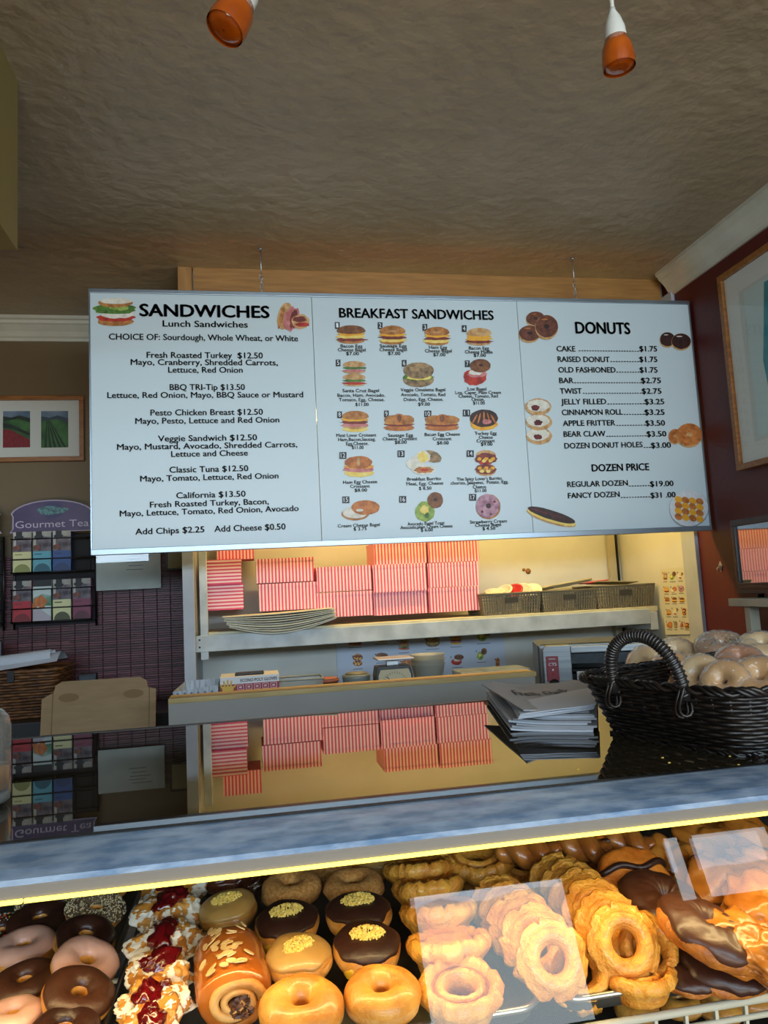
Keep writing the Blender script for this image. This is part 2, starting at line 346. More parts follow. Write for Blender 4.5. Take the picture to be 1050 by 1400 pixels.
for i, (a_, b_) in enumerate([(144, 193), (349, 194), (563, 202), (751, 208), (148, 372), (464, 374), (766, 376), (155, 620), (379, 616), (577, 616), (762, 612), (171, 815), (449, 807), (780, 806), (185, 1027), (457, 1025), (792, 1015)]):
    px, py = z2(a_, b_); hw = 3.2 if i < 9 else 4.8; pts = [BP.uv(px-hw, py+4.6), BP.uv(px+hw, py+4.6), BP.uv(px+hw, py-4.6), BP.uv(px-hw, py-4.6)]
    q = MB(); BP.poly(q, pts, .0012); e = q.build('number_badge', badge_m, bd)
    BP.text(str(i+1), px-(1.5 if i < 9 else 3), px+(1.5 if i < 9 else 3), py+2.9, 5.8, num_m, bd, off=.0022, bold=0)
x_, y_ = z3(303, 188); BP.text("DONUTS", x_, 680+517/2.838, y_, 14.6, ink, bd, bold=.035)
P3 = """CAKE|230|303|315|548|$1.75|551|620|257;RAISED DONUT|234|436|438|549|$1.75|551|621|298;OLD FASHIONED|237|459|461|550|$1.75|552|622|339;BAR|240|296|298|556|$2.75|557|635|380;TWIST|243|328|331|558|$2.75|560|637|421;JELLY FILLED|247|423|427|570|$3.25|571|648|462;CINNAMON ROLL|250|487|490|569|$3.25|571|649|503;APPLE FRITTER|254|458|461|573|$3.50|574|651|545;BEAR CLAW|257|420|422|577|$3.50|579|656|587;DOZEN DONUT HOLES|260|564|567|594|$3.00|596|674|631;REGULAR DOZEN|271|507|510|590|$19.00|592|684|780;FANCY DOZEN|274|475|478|592|$31 .00|594|692|824"""
for t in P3.split(';'):
    n_, a, b, c, d, p_, e, f, y = t.split('|'); a, b, c, d, e, f, y = [int(v) for v in (a, b, c, d, e, f, y)]
    yy = z3(0, y)[1]; BP.text(n_, z3(a, 0)[0], z3(b, 0)[0], yy, 7, ink, bd, bold=.022)
    BP.text('.'*max(3, round((d-c)/10)), z3(c, 0)[0], z3(d, 0)[0], yy, 7, ink, bd, bold=.012); BP.text(p_, z3(e, 0)[0], z3(f, 0)[0], yy, 7, ink, bd, bold=.022)
x_, y_ = z3(366, 720); BP.text("DOZEN PRICE", x_, 680+590/2.838, y_, 9, ink, bd, bold=.03)

FOODC = {'bun': ('#c98a4a', '#8f5523'), 'tan': ('#d9b17c', '#ad7c43'), 'dbun': ('#8d5a34', '#5c3418'), 'cheese': ('#f0b636', '#e59a22'), 'egg': ('#f2dc7e', '#e7c24f'), 'meat': ('#8f3a30', '#5f201c'), 'ham': ('#d68d8a', '#b5605f'),
         'lettuce': ('#5f8a34', '#2f5a1c'), 'tomato': ('#c63a25', '#8e2015'), 'white': ('#e9e6da', '#cfcab8'), 'choc': ('#43221a', '#1f0d0a'), 'mchoc': ('#7a4630', '#4e2718'), 'pinkc': ('#c79bab', '#8f5f72'), 'jelly': ('#7b1620', '#3d0810'),
         'glaze': ('#cf8140', '#9c5420'), 'avo': ('#a6bd5c', '#6d8b34'), 'plate': ('#dfe3e6', '#cdd2d6'), 'sea': ('#b59468', '#5c4a36'), 'rim': ('#9aa0a6', '#8a9096')}
def fm(k): return mat('print_'+k, FOODC[k][0], .5, col2=FOODC[k][1], ns=70, contrast=(.35, .7))
def blob(cx, cy, w_, h_, n=22, top=1, bot=1, jag=.06, seed=0, rot=0):
    r_ = random.Random(seed); pts = []
    for i in range(n):
        t = 2*pi*i/n; k = 1+r_.uniform(-jag, jag); x = cos(t)*w_/2*k; y = sin(t)*h_/2*k*(top if sin(t) > 0 else bot)
        pts.append((cx+x*cos(rot)-y*sin(rot), cy+x*sin(rot)+y*cos(rot)))
    return pts
def ring(cx, cy, w_, h_, k, n=20, rot=0): return blob(cx, cy, w_, h_, n, jag=.02, rot=rot), blob(cx, cy, w_*k, h_*k, n, jag=.02, rot=rot)
def picture(pl, kind, cx, cy, w_, h_, parent, seed=0, name='food_picture', off0=.001):
    """a printed picture of food, cut from thin layered shapes; sizes in pixels of the photograph, laid on plane pl"""
    q = MB(); mats = []; off = [off0]; cnt = [seed]
    def put(pts, k):
        m_ = fm(k)
        if m_ not in mats: mats.append(m_)
        pl.poly(q, [pl.uv(a, b) for a, b in pts], off[0], mats.index(m_)); off[0] += .00022
    def B(dx, dy, w2, h2, k, **kw):
        cnt[0] += 1; put(blob(cx+dx*w_, cy+dy*h_, w2*w_, h2*h_, seed=cnt[0], **kw), k)
    def burger(lay, b1='bun', b2='bun', dy=0, s=1.0):
        B(0, .33*s+dy, .86, .32*s, b2, jag=.02)
        n = len(lay)
        for i, k in enumerate(lay): B(0, (.27-.42*i/n)*s+dy, .98-.03*i, .2*s, k, jag=.14)
        B(0, -.16*s+dy, .92, .62*s, b1, jag=.015, top=.5)
    if kind == 'bagel': burger(['meat', 'egg', 'cheese'], 'dbun', 'bun')
    elif kind == 'bagel_light': burger(['egg', 'meat', 'cheese'], 'bun', 'bun'); B(0, -.18, .3, .1, 'tan')
    elif kind == 'muffin': burger(['meat', 'cheese', 'cheese'], 'tan', 'tan')
    elif kind == 'stack': burger(['tomato', 'lettuce'], 'tan', 'tan', dy=.24, s=.5); burger(['ham', 'lettuce'], 'tan', 'tan', dy=-.24, s=.5)
    elif kind == 'seed': B(0, .2, .98, .6, 'sea', jag=.02); B(0, .1, .96, .3, 'lettuce', jag=.12); B(0, .12, .8, .2, 'egg', jag=.12); B(0, -.16, .98, .66, 'sea', jag=.02)
    elif kind == 'lox': B(-.08, .18, .85, .6, 'tomato', jag=.08); B(0, .05, .7, .3, 'ham', jag=.15); B(-.05, .0, .5, .2, 'white', jag=.15); B(.12, -.24, .78, .5, 'dbun', jag=.02); B(.15, -.26, .16, .1, 'choc')
    elif kind == 'meat': B(0, .36, .86, .25, 'egg', jag=.05); burger(['ham', 'meat', 'cheese'], 'bun', 'tan', dy=-.05, s=.85)
    elif kind == 'croissant': B(0, .3, .98, .34, 'glaze', jag=.05); B(0, .12, .94, .24, 'meat', jag=.1); B(0, .06, .9, .14, 'cheese', jag=.1); B(-.2, -.12, .56, .5, 'bun', jag=.05); B(.2, -.12, .56, .5, 'bun', jag=.05); B(0, -.16, .36, .56, 'glaze', jag=.05); B(0, -.2, .14, .4, 'dbun', jag=.05)
    elif kind == 'dcroissant':
        B(0, .2, .95, .6, 'cheese', jag=.08)
        B(0, -.05, .98, .8, 'choc', jag=.03)
        for i in range(5): B(-.32+.16*i, -.1+.05*abs(i-2), .06, .5, 'glaze', rot=.5-.25*i)
        B(.1, .12, .3, .22, 'ham', jag=.2)
    elif kind == 'ham_croissant': B(0, .3, .9, .34, 'egg', jag=.06); B(0, .14, 1, .26, 'ham', jag=.1); B(0, .02, .92, .2, 'cheese', jag=.08); B(-.02, -.16, .86, .56, 'glaze', jag=.04); B(-.02, -.2, .1, .42, 'tan')
    elif kind == 'burrito': B(.22, -.22, .6, .42, 'sea', rot=.3); B(-.22, .0, .55, .5, 'white', rot=-.3); B(-.02, -.2, .42, .46, 'white'); B(-.02, -.2, .32, .36, 'egg', jag=.15); B(0, .28, .66, .36, 'white', jag=.05); B(0, .28, .56, .24, 'bun', jag=.15); B(.02, .28, .25, .1, 'tomato', jag=.2)
    elif kind == 'spicy':
        B(0, -.28, .9, .4, 'tan', jag=.03); B(0, .3, .9, .38, 'tan', jag=.03); B(0, -.16, 1, .42, 'meat', jag=.1); B(0, .24, .96, .38, 'meat', jag=.1)
        for i in range(7): B(-.3+.1*i, -.14+.07*((i*5) % 3), .2, .13, ['cheese', 'tomato', 'egg'][i % 3], jag=.2); B(.3-.1*i, .2+.06*((i*4) % 3), .2, .12, ['cheese', 'bun', 'egg'][i % 3], jag=.2)
    elif kind == 'cream': B(-.16, .15, .76, .6, 'bun', jag=.02); B(-.16, .1, .7, .5, 'white', jag=.04); B(.12, -.12, .78, .66, 'glaze', jag=.02); B(-.04, -.0, .2, .12, 'white')
    elif kind == 'avocado': B(-.12, .16, .68, .7, 'avo', jag=.05); B(-.15, .1, .3, .3, 'egg', jag=.2); B(-.05, .3, .16, .2, 'lettuce', jag=.2); B(.24, -.22, .56, .56, 'dbun', jag=.03); B(.24, -.24, .14, .12, 'choc')
    elif kind == 'pink': B(0, 0, 1, 1, 'bun', jag=.02); B(-.02, -.03, .94, .93, 'pinkc', jag=.05); B(0, -.03, .22, .2, 'choc', jag=.1); B(-.25, .2, .1, .1, 'jelly'); B(.25, -.2, .12, .08, 'jelly'); B(.1, .3, .1, .06, 'jelly')
    elif kind == 'sandwich': B(0, .3, .9, .3, 'bun', jag=.04); B(0, .18, .94, .26, 'tomato', jag=.1); B(.05, .05, .8, .3, 'white', jag=.12); B(-.02, -.1, 1, .34, 'lettuce', jag=.14); B(.1, -.12, .5, .14, 'avo', jag=.2); B(.0, -.3, .86, .3, 'bun', jag=.03); B(.02, -.36, .8, .2, 'white', jag=.03)
    elif kind == 'blt':
        B(-.2, 0, .4, .95, 'tan', rot=.25, jag=.04); B(.0, .1, .5, .8, 'ham', rot=.2, jag=.15); B(.05, .1, .2, .7, 'meat', rot=.2, jag=.2); B(.25, .2, .5, .5, 'tan', jag=.08); B(.22, .12, .4, .2, 'meat', jag=.15); B(.3, .3, .4, .16, 'tomato', jag=.15); B(-.3, .05, .12, .8, 'bun', rot=.25)
    elif kind in ('choc3', 'choc2', 'glaze2'):
        spots = {'choc3': [(-.08, -.28, .5, .5), (-.24, .2, .56, .56), (.2, -.02, .6, .8)], 'choc2': [(-.24, -.05, .5, .78), (.2, .05, .64, .85)], 'glaze2': [(-.3, .05, .4, .6), (.12, 0, .78, .95)]}[kind]
        top = {'choc3': 'mchoc', 'choc2': 'choc', 'glaze2': 'glaze'}[kind]
        for a_, b_, c_, d_ in spots: B(a_, b_+.03, c_, d_, 'tan', jag=.01); B(a_, b_, c_*.97, d_*.9, top, jag=.02); B(a_, b_, c_*.24, d_*.18, 'tan' if kind == 'glaze2' else 'choc', jag=.04); B(a_-.1*c_, b_-.28*d_, c_*.3, d_*.06, 'white' if kind == 'choc2' else 'glaze')
    elif kind == 'jelly3':
        for i, dy in enumerate((.32, .02, -.3)): B(.04-.04*(i == 2), dy, .92, .36, 'tan', jag=.03); B(0, dy-.03, .8, .26, 'white', jag=.08); B(-.1+.1*(i != 2), dy+.02, .3, .12, 'jelly', jag=.15)
    elif kind == 'eclair': B(0, .06, 1.05, .5, 'tan', rot=.3, jag=.02, n=26); B(0, .04, 1.04, .4, 'egg', rot=.3, jag=.02); B(0, -.06, 1.02, .4, 'choc', rot=.3, jag=.03); B(-.1, -.14, .7, .05, 'jelly', rot=.3)
    elif kind == 'twists':
        B(.01, .02, 1.02, 1.03, 'rim', jag=0); B(0, 0, 1, 1, 'plate', jag=0)
        for i in range(4):
            for j in range(4): B(-.27+.18*i, -.24+.16*j+.02*i, .21, .17, 'glaze' if (i+j) % 2 else 'cheese', rot=.6, jag=.03)
    return q.build(name, mats, parent)
PICS = [('bagel', 210, 235, 150, 92), ('bagel_light', 408, 238, 135, 95), ('bagel_light', 620, 243, 130, 92), ('muffin', 822, 246, 130, 88), ('stack', 225, 423, 120, 125), ('seed', 533, 428, 150, 120), ('lox', 812, 417, 128, 130), ('meat', 230, 650, 140, 108), ('croissant', 440, 655, 150, 90), ('croissant', 645, 656, 170, 88), ('dcroissant', 845, 642, 140, 105), ('ham_croissant', 248, 866, 155, 110), ('burrito', 557, 848, 170, 130), ('spicy', 855, 850, 105, 128), ('cream', 258, 1077, 175, 108), ('avocado', 580, 1060, 135, 140), ('pink', 866, 1060, 118, 120)]
for i, (k, a, b, c, d) in enumerate(PICS):
    px, py = z2(a, b); picture(BP, k, px, py, c/3.5, d/3.5, bd, seed=i*50)
for i, (k, a, b, c, d) in enumerate([('choc3', 160, 163, 150, 120), ('choc2', 688, 214, 120, 78), ('jelly3', 157, 527, 110, 182), ('glaze2', 728, 580, 130, 100), ('eclair', 209, 897, 190, 90), ('twists', 742, 865, 150, 140)]):
    px, py = z3(a, b); picture(BP, k, px, py, c/2.838, d/2.838, bd, seed=900+i*50)
picture(BP, 'sandwich', 158, 427, 55, 42, bd, seed=1300); picture(BP, 'blt', 399, 432, 48, 40, bd, seed=1340)

# hooks and chains that carry the board
zinc = mat('zinc_wire', '#b9bcbc', .35, metal=.9)
for n_, (px, lb) in enumerate(((358, 'zinc hook and chain holding the menu board near its left end'), (787, 'zinc hook and chain holding the menu board near its right end'))):
    p = on('Y', 2.205, px, 398 if n_ == 0 else 409)
    h = thing('hanging_chain', lb, 'chain', (p.x, 2.205, ZT), group=None)
    MB().tube([(0, 0, CZ-ZT), (0, 0, .062)], .0022, 8).lathe([(.008, 0), (.008, .004)], (0, 0, CZ-ZT-.004), 12).build('hook_stem', zinc, h)
    pts = [(.006*cos(t), 0, .054+.008*sin(t)) for t in [pi/2+i*pi*1.6/10 for i in range(11)]]
    MB().tube(pts, .0016, 6).build('hook', zinc, h)
    for k_ in range(3):
        r_ = [(.0045*cos(t)*(1 if k_ % 2 else .3), .0045*cos(t)*(.3 if k_ % 2 else 1), .042-.016*k_+.0115*sin(t)) for t in [2*pi*i/12 for i in range(12)]]
        MB().tube(r_, .0013, 6, closed=True).build('link', zinc, h)
# ---------------------------------------------------------------- left wall: framed prints
def frame_rails(par, x0, x1, z0, z1, w_, d, m_, ax='Y'):
    for a in ((x0, x1, z1-w_, z1), (x0, x1, z0, z0+w_), (x0, x0+w_, z0+w_, z1-w_), (x1-w_, x1, z0+w_, z1-w_)):
        if ax == 'Y': q = box(a[0], a[1], -d, 0, a[2], a[3])
        else: q = box(-d, 0, a[0], a[1], a[2], a[3])
        q.build('frame_rail', m_, par, bevel=.0015)
fr = thing('framed_triptych', 'oak-framed print of green and red farm fields on the brown wall', 'picture', (-.99, 2.838, .655))
wood = mat('oak_frame', '#9a6430', .4, col2='#7d4d22', ns=10, stretch=(2, 12, 12))
frame_rails(fr, -.396, .396, -.122, .122, .016, .022, wood)
box(-.384, .384, -.010, -.003, -.11, .11).build('mat_board', mat('mat_board_white', '#c9cac3', .8), fr)
LP = Plane('Y', 2.838)
def L2(px, py): u, v = Plane('Y', 2.826).uv(px, py); return u+.99, v-.655
def flat(par, pts, y, m_, name='print'):
    return MB().add([(a, y, b) for a, b in pts], [tuple(range(len(pts)))]).build(name, m_, par)
g1 = mat('field_green', '#3f6a35', .6, col2='#23481f', ns=25); g2 = mat('field_dark', '#1c2f1c', .6, col2='#131f14', ns=30); rd = mat('field_red', '#8a1d24', .6, col2='#5f1018', ns=60, stretch=(8, 1, 1)); skyp = mat('print_sky', '#7f8fa0', .6, col2='#4f6378', ns=9); hill = mat('print_hill', '#33404c', .6)
for (x0, x1, kind) in ((-60, -26, 1), (4, 41, 0), (56, 93, 1)):
    (a, t), (b, _) = L2(x0, 562), L2(x1, 563); _, s = L2(x0, 612); W_ = b-a; H_ = t-s
    P_ = lambda *k: [(a+u*W_, s+v*H_) for u, v in k]
    flat(fr, P_((0, 0), (1, 0), (1, 1), (0, 1)), -.0102, skyp)
    flat(fr, P_((0, 0), (1, 0), (1, .8), (.6, .88), (.3, .82), (0, .86)), -.0106, hill if kind else g2)
    flat(fr, P_((0, 0), (1, 0), (1, .68), (.55, .78), (0, .72)), -.011, g1)
    if kind:
        for k_ in range(5): flat(fr, P_((.12+.18*k_, 0), (.2+.18*k_, 0), (.22+.03*k_, .74), (.2+.03*k_, .74)), -.0114, g2)
    else:
        flat(fr, P_((0, 0), (1, 0), (1, .2), (.3, .48), (0, .5)), -.0114, rd)
        flat(fr, P_((0, .55), (.3, .52), (1, .32), (1, .38), (.35, .62), (0, .68)), -.0114, g2)
box(-.382, .382, -.0150, -.0146, -.108, .108).build('glass', pane_mat('picture_glass'), fr)

# ---------------------------------------------------------------- tea racks
black_wire = mat('black_wire', '#0d0d0f', .4)
purple = mat('tea_purple', '#4d3a63', .45, col2='#3a2a52', ns=9); lilac = mat('tea_lilac', '#a99bb4', .5)
YR = 2.76
RP = Plane('Y', YR)
def rack(name, label, x0, cols, ncol, sign_letters):
    """x0: left edge of the rack in metres; cells 0.062 wide"""
    cw = .0655; w_ = cw*4+.012
    t = thing(name, label, 'rack', (x0, YR, -.06))
    Z0 = .015; q = MB()
    for zz in (Z0, .062, .128, .187, .234, .305):
        q.tube([(0, 0, zz), (w_, 0, zz)], .0022, 6); q.tube([(0, .045, zz), (w_, .045, zz)], .0018, 6)
    for k_ in range(5):
        xx = .004+cw*k_
        q.tube([(xx, 0, Z0), (xx, 0, .128)], .002, 6); q.tube([(xx, 0, .187), (xx, 0, .30)], .0016, 6)
        q.tube([(xx, 0, Z0), (xx, .045, Z0)], .002, 6); q.tube([(xx, 0, .187), (xx, .045, .187)], .002, 6)
    for xx in (0, w_): q.tube([(xx, .045, -.01), (xx, .045, .32)], .004, 6); q.tube([(xx, 0, Z0), (xx, .045, Z0)], .003, 6)
    q.build('wire_frame', black_wire, t)
    box(0, w_, .048, .052, 0, .32).build('back_plate', mat('rack_back', '#120d12', .7), t)
    arch = [(-.005, .328), (w_+.005, .328), (w_-.004, .342), (w_-.004, .385)]+[(w_/2+(w_/2+.004)*cos(a), .385+.058*sin(a)) for a in [radians(d) for d in range(12, 169, 12)]]+[(.004, .385), (.004, .342)]
    MB().prism(arch, .008, .014).build('sign_panel', purple, t)
    inner = [((a-w_/2)*.965+w_/2, (b-.375)*.94+.375) for a, b in arch]
    e = MB(); n = len(arch)
    e.add([(a, .0068, b) for a, b in arch]+[(a, .0066, b) for a, b in inner], [(i, (i+1) % n, (i+1) % n+n, i+n) for i in range(n)]); e.build('sign_edge', lilac, t)
    e = MB()
    e.add([(w_/2+.052*cos(a)*(1+.12*sin(5*a)), .0064, .405+.015*sin(a)*(1+.2*cos(3*a))) for a in [2*pi*k_/24 for k_ in range(24)]], [tuple(range(24))]); e.build('emblem', mat('emblem_teal', '#5f8f90', .5, col2='#28464f', ns=120), t)
    r1 = [(w_/2+.036*cos(a), .0066, .405+.029*sin(a)) for a in [2*pi*k_/24 for k_ in range(24)]]; MB().add(r1, [tuple(range(24))]).build('emblem_ring', mat('emblem_navy', '#34305c', .5), t)
    return t, w_, cw
rk, RW, CW = rack('tea_rack', 'black wire wall rack of tea boxes under an arched purple sign', RP.uv(14, 840)[0], 4, 4, True)
x0r = rk.location.x
vs, fs = text_mesh("Gourmet Tea", .0)
mx0 = min(v[0] for v in vs); mx1 = max(v[0] for v in vs)
MB().add([(.014+(v[0]-mx0)/(mx1-mx0)*.245, .0062, .345+v[1]/.73*.026) for v in vs], fs).build('lettering', mat('sign_lettering', '#bdb2c6', .5), rk)
rk2, _, _ = rack('tea_rack', 'second tea rack cut off at the left edge of the photo', x0r-RW-.035, 4, 4, False)
TEA = {'pale yellow': ('#d8d49a', '#8c8f4c'), 'turquoise': ('#5aa6b8', '#1e5d70'), 'navy blue': ('#1f4a8c', '#143466'), 'red': ('#b3202c', '#7a1018'), 'green and orange': ('#c9d6cf', '#b9aeb4'), 'yellow': ('#d9d49c', '#4a4a28'), 'wine red': ('#7d2a48', '#4f0f20'), 'lime green': ('#8f9a2e', '#5f6a1c'), 'bright yellow': ('#c9c826', '#8f8f1a')}
tea_grey = mat('tea_photo', '#8d8288', .5, col2='#3a2c34', ns=28); tea_dark = mat('tea_logo', '#131317', .5); tea_light = mat('tea_light', '#c9c6ba', .5, col2='#a39f94', ns=20); tea_brown = mat('tea_brown', '#8a4a34', .5, col2='#5c2c20', ns=40)
orange_m = mat('tea_orange', '#d9803c', .5, col2='#b05a24', ns=60); leaf_m = mat('tea_leaf', '#3f7a4a', .5, col2='#8fb0a0', ns=30)
def tea(rack_o, col, row, kind, label, cw=CW):
    base = mat('tea_'+kind.replace(' ', '_'), TEA[kind][0], .45); dk = mat('tea_dark_'+kind.replace(' ', '_'), TEA[kind][1], .45)
    x = rack_o.location.x+.006+cw*col; z = -.06+(.018 if row else .190)
    W_, H_ = .0615, .142 if row else .142
    t = thing('tea_box', label, 'tea box', (x, YR+.006, z), group='tea boxes in the wire racks')
    box(0, W_, 0, .034, 0, H_).build('carton', base, t, bevel=.001)
    def f(pts, m_, k_, name='print'): MB().add([(a*W_, -.0004*k_, b*H_) for a, b in pts], [tuple(range(len(pts)))]).build(name, m_, t)
    if kind == 'green and orange':
        f([(0, .84), (1, .84), (1, 1), (0, 1)], tea_dark, 1); f([(0, .38), (1, .36), (1, .6), (.5, .66), (0, .55)], leaf_m, 1)
        for k_, (a, b) in enumerate(((.2, .5), (.45, .55), (.62, .47), (.35, .42), (.1, .38), (.5, .36))):
            f([(a+.15*cos(v), b+.075*sin(v)) for v in [2*pi*i/12 for i in range(12)]], orange_m, 2+k_)
        f([(0, .3), (.4, .3), (.6, .22), (1, .08), (1, 0), (0, 0)], dk, 2)
    else:
        f([(0, .5), (1, .5), (1, 1), (0, 1)], tea_grey, 1); f([(.05, .62), (.16, .62), (.2, .99), (.02, .99)], tea_light, 2); f([(.5, .86), (.98, .86), (.98, .99), (.5, .99)], tea_light, 2)
        f([(.17, .8), (.5, .8), (.5, 1), (.17, 1)], tea_dark, 3); f([(.33+.26*cos(v), .86+.055*sin(v)) for v in [2*pi*i/14 for i in range(14)]], tea_dark, 4)
        f([(.22+.2*cos(v), .6+.06*sin(v)) for v in [2*pi*i/12 for i in range(12)]], tea_brown, 5)
        f([(.5+.44*cos(v), .0+.2*sin(v)) for v in [pi*i/10 for i in range(11)]], dk, 2)
        f([(.1, .42), (.5, .42), (.5, .445), (.1, .445)], dk, 2)
for a in [(rk, 0, 0, 'pale yellow', 'pale yellow tea box, first in the upper row of the rack'), (rk, 1, 0, 'turquoise', 'turquoise tea box in the upper row of the rack'), (rk, 2, 0, 'navy blue', 'dark blue tea box, last in the upper row of the rack'),
          (rk, 0, 1, 'red', 'bright red tea box, first in the lower row of the rack'), (rk, 1, 1, 'green and orange', 'tea box printed with oranges and leaves in the lower row'), (rk, 2, 1, 'yellow', 'yellow tea box between orange-printed and wine-red ones in the lower row'), (rk, 3, 1, 'wine red', 'wine-red tea box, last in the lower row of the rack'),
          (rk2, 3, 0, 'lime green', 'lime green tea box in the rack cut off at the left edge'), (rk2, 3, 1, 'bright yellow', 'bright yellow tea box in the rack cut off at the left edge')]: tea(*a)

# ---------------------------------------------------------------- papers and frame on the blind
sgn = thing('notice_sheet', 'glossy clear-covered notice sheet on the dark red blind', 'notice', (-.44, 2.80, .115))
box(-.112, .112, 0, .002, -.062, .085).build('paper', mat('notice_paper', '#b7bdb2', .4, col2='#a5aca2', ns=8), sgn)
for k_, (a, b, l) in enumerate([(.0, .058, .07), (-.01, .046, .06), (-.005, .035, .07), (0, .022, .05), (-.01, .008, .06)]): box(a, a+l, -.0008, 0, b, b+.0022).build('written_line', mat('pencil_grey', '#5c6468', .6), sgn)
box(-.112, .112, -.0022, -.0018, -.062, .085).build('plastic_cover', pane_mat('plastic_cover', ior=1.5, boost=1.2), sgn)
cf = thing('small_frame', 'small cream card framed in black beside the notice sheet', 'picture', (-.265, 2.80, .165))
frame_rails(cf, -.045, .045, -.05, .05, .007, .012, black_wire)
box(-.04, .04, -.004, 0, -.045, .045).build('card', mat('cream_card', '#a39d80', .7), cf)

# ---------------------------------------------------------------- things on the low counter by the blind
lc = thing('side_counter', 'dark side counter under the blind, behind the display case', 'counter', (-1.1, 2.5, -1.5))
box(-.95, .84, -.34, .30, 1.02, 1.055).build('counter_top', mat('dark_counter', '#1c1a1c', .4), lc, bevel=.002)
box(-.95, .84, -.02, .30, 1.056, 1.154).build('raised_back', mat('dark_counter', '#1c1a1c', .4), lc, bevel=.002)
box(-.93, .82, -.30, .30, 0, 1.02).build('cabinet', mat('dark_cabinet', '#2b2320', .6), lc)
CT = -.445
# wicker basket, woven from horizontal willow strips round uprights
def weave_basket(par, halfx, halfy, h, flare, rows, mats, amp=.0022, rr=.0026, n=64, wave=16, corner=.28, z0=0):
    q = MB()
    tab = [(halfx*math.copysign(abs(cos(a))**corner, cos(a)), halfy*math.copysign(abs(sin(a))**corner, sin(a))) for a in [2*pi*i/1440 for i in range(1441)]]
    acc = [0]
    for i in range(1440): acc.append(acc[-1]+math.dist(tab[i], tab[i+1]))
    import bisect
    def pt(t, f):
        L_ = (t/(2*pi) % 1)*acc[-1]; k_ = max(1, min(1440, bisect.bisect_left(acc, L_))); w_ = (L_-acc[k_-1])/max(1e-9, acc[k_]-acc[k_-1])
        a_, b_ = tab[k_-1], tab[k_]; return ((a_[0]+(b_[0]-a_[0])*w_)*f, (a_[1]+(b_[1]-a_[1])*w_)*f)
    for r_ in range(rows):
        z = z0+(r_+.5)*h/rows; f = 1+flare*(z-z0)/h; pts = []
        for i in range(n):
            t = 2*pi*i/n; a, b = pt(t, f); o = amp*sin(wave*t+(r_ % 2)*pi); L = math.hypot(a, b)
            pts.append((a*(1+o/L), b*(1+o/L), z+.0006*sin(5*t+r_)))
        q.tube(pts, rr, 5, mi=r_ % len(mats), closed=True)
    o = q.build('woven_side', mats, par); o['kind'] = 'stuff'; return pt
wk = mat('willow_brown', '#7d5128', .5, col2='#54321a', ns=40); wk2 = mat('willow_dark', '#5f3b1e', .5, col2='#40260f', ns=40)
bk = thing('wicker_basket', 'brown woven wicker basket of papers below the tea racks', 'basket', (-.80, 2.665, -.3455))
pt = weave_basket(bk, .155, .10, .145, .18, 16, [wk, wk2], amp=.004, rr=.0052, n=96, wave=20)
q = MB(); q.tube([(*pt(2*pi*i/48, 1.2), .149+.002*(i % 2)) for i in range(48)], .006, 7, closed=True); q.build('rim', wk, bk)
box(-.14, .14, -.085, .085, 0, .006).build('base', wk2, bk)
box(.03, .05, -.128, -.122, .12, .155).build('clasp', black_wire, bk)
pp = thing('rolled_papers', 'curled white papers sticking out of the brown wicker basket', 'paper', (-.76, 2.64, -.226))
for k_, (yo, zo, l) in enumerate(((0, 0, .17), (.015, .012, .15), (-.03, .006, .16))):
    rows = []
    for i in range(9):
        x = -.2+.33*i/8
        rows.append([(x, yo-.07+.14*j/8, zo+.02+.035*i/8+.022*sin(pi*j/8)*(1+.3*i/8)) for j in range(9)])
    MB().grid(rows).build('sheet', mat('white_paper', '#c8ccd4', .7), pp)
    break
rows = [[(.10-.26*i/8+.012*j/14, -.03+.022*cos(2*pi*j/14*1.15)+.01*i/8, .072-.02*i/8+.021*sin(2*pi*j/14*1.15)) for j in range(15)] for i in range(9)]
MB().grid(rows).build('rolled_sheet', MATS['white_paper'], pp)
tb = thing('card_terminal', 'small dark tablet screen standing left above the wicker basket', 'screen', (-.885, 2.70, -.155))
box(-.06, .05, -.008, .008, -.055, .055).build('casing', mat('dark_casing', '#15181c', .3), tb, bevel=.004)
box(-.055, .045, -.0095, -.008, -.048, .048).build('screen', mat('dark_screen', '#10242a', .12), tb)
MB().tube([(-.01, 0, -.055), (-.01, .02, -.29)], .008, 8).build('stand', black_wire, tb)
bx2 = thing('black_gadget', 'small black gadget box between the wicker basket and the cardboard lid', 'gadget', (-.545, 2.62, -.3455))
box(-.028, .028, -.02, .02, 0, .125).build('body', mat('gadget_black', '#15171b', .4), bx2, bevel=.004)
box(-.022, .022, -.0215, -.02, .075, .115).build('label_plate', mat('gadget_plate', '#27333d', .4), bx2)
# open cardboard carton with its lid standing up
kraft = mat('kraft_card', '#9a7d58', .75, col2='#8f7350', ns=12, stretch=(1, 1, 6)); kraft_d = mat('kraft_fold', '#7f6340', .8)
cb = thing('foil_carton', 'open cardboard dispenser carton with blue edge and raised brown lid', 'carton', (-.42, 2.20, -.4445), rz=-4)
lid = [(-.175, -.0), (-.19, .02), (-.19, .12), (-.17, .13), (-.155, .135), (-.15, .155), (-.13, .165), (.11, .165), (.13, .155), (.135, .135), (.16, .13), (.16, .02), (.145, 0)]
MB().prism([(a*.88, b) for a, b in lid], -.002, .002).build('lid', kraft, cb, rot=(-8, 0, 0), loc=(0, 0, .075))
for s in (-.139, .122): box(s, s+.0025, -.0035, -.002, .01, .135).build('fold_line', kraft_d, cb, rot=(-8, 0, 0), loc=(0, 0, .075))
for s in (-.095, .08): MB().prism([(s+.028*cos(v), .12+.012*sin(v)) for v in [2*pi*i/16 for i in range(16)]], -.0026, -.002).build('tab_mark', kraft_d, cb, rot=(-8, 0, 0), loc=(0, 0, .075))
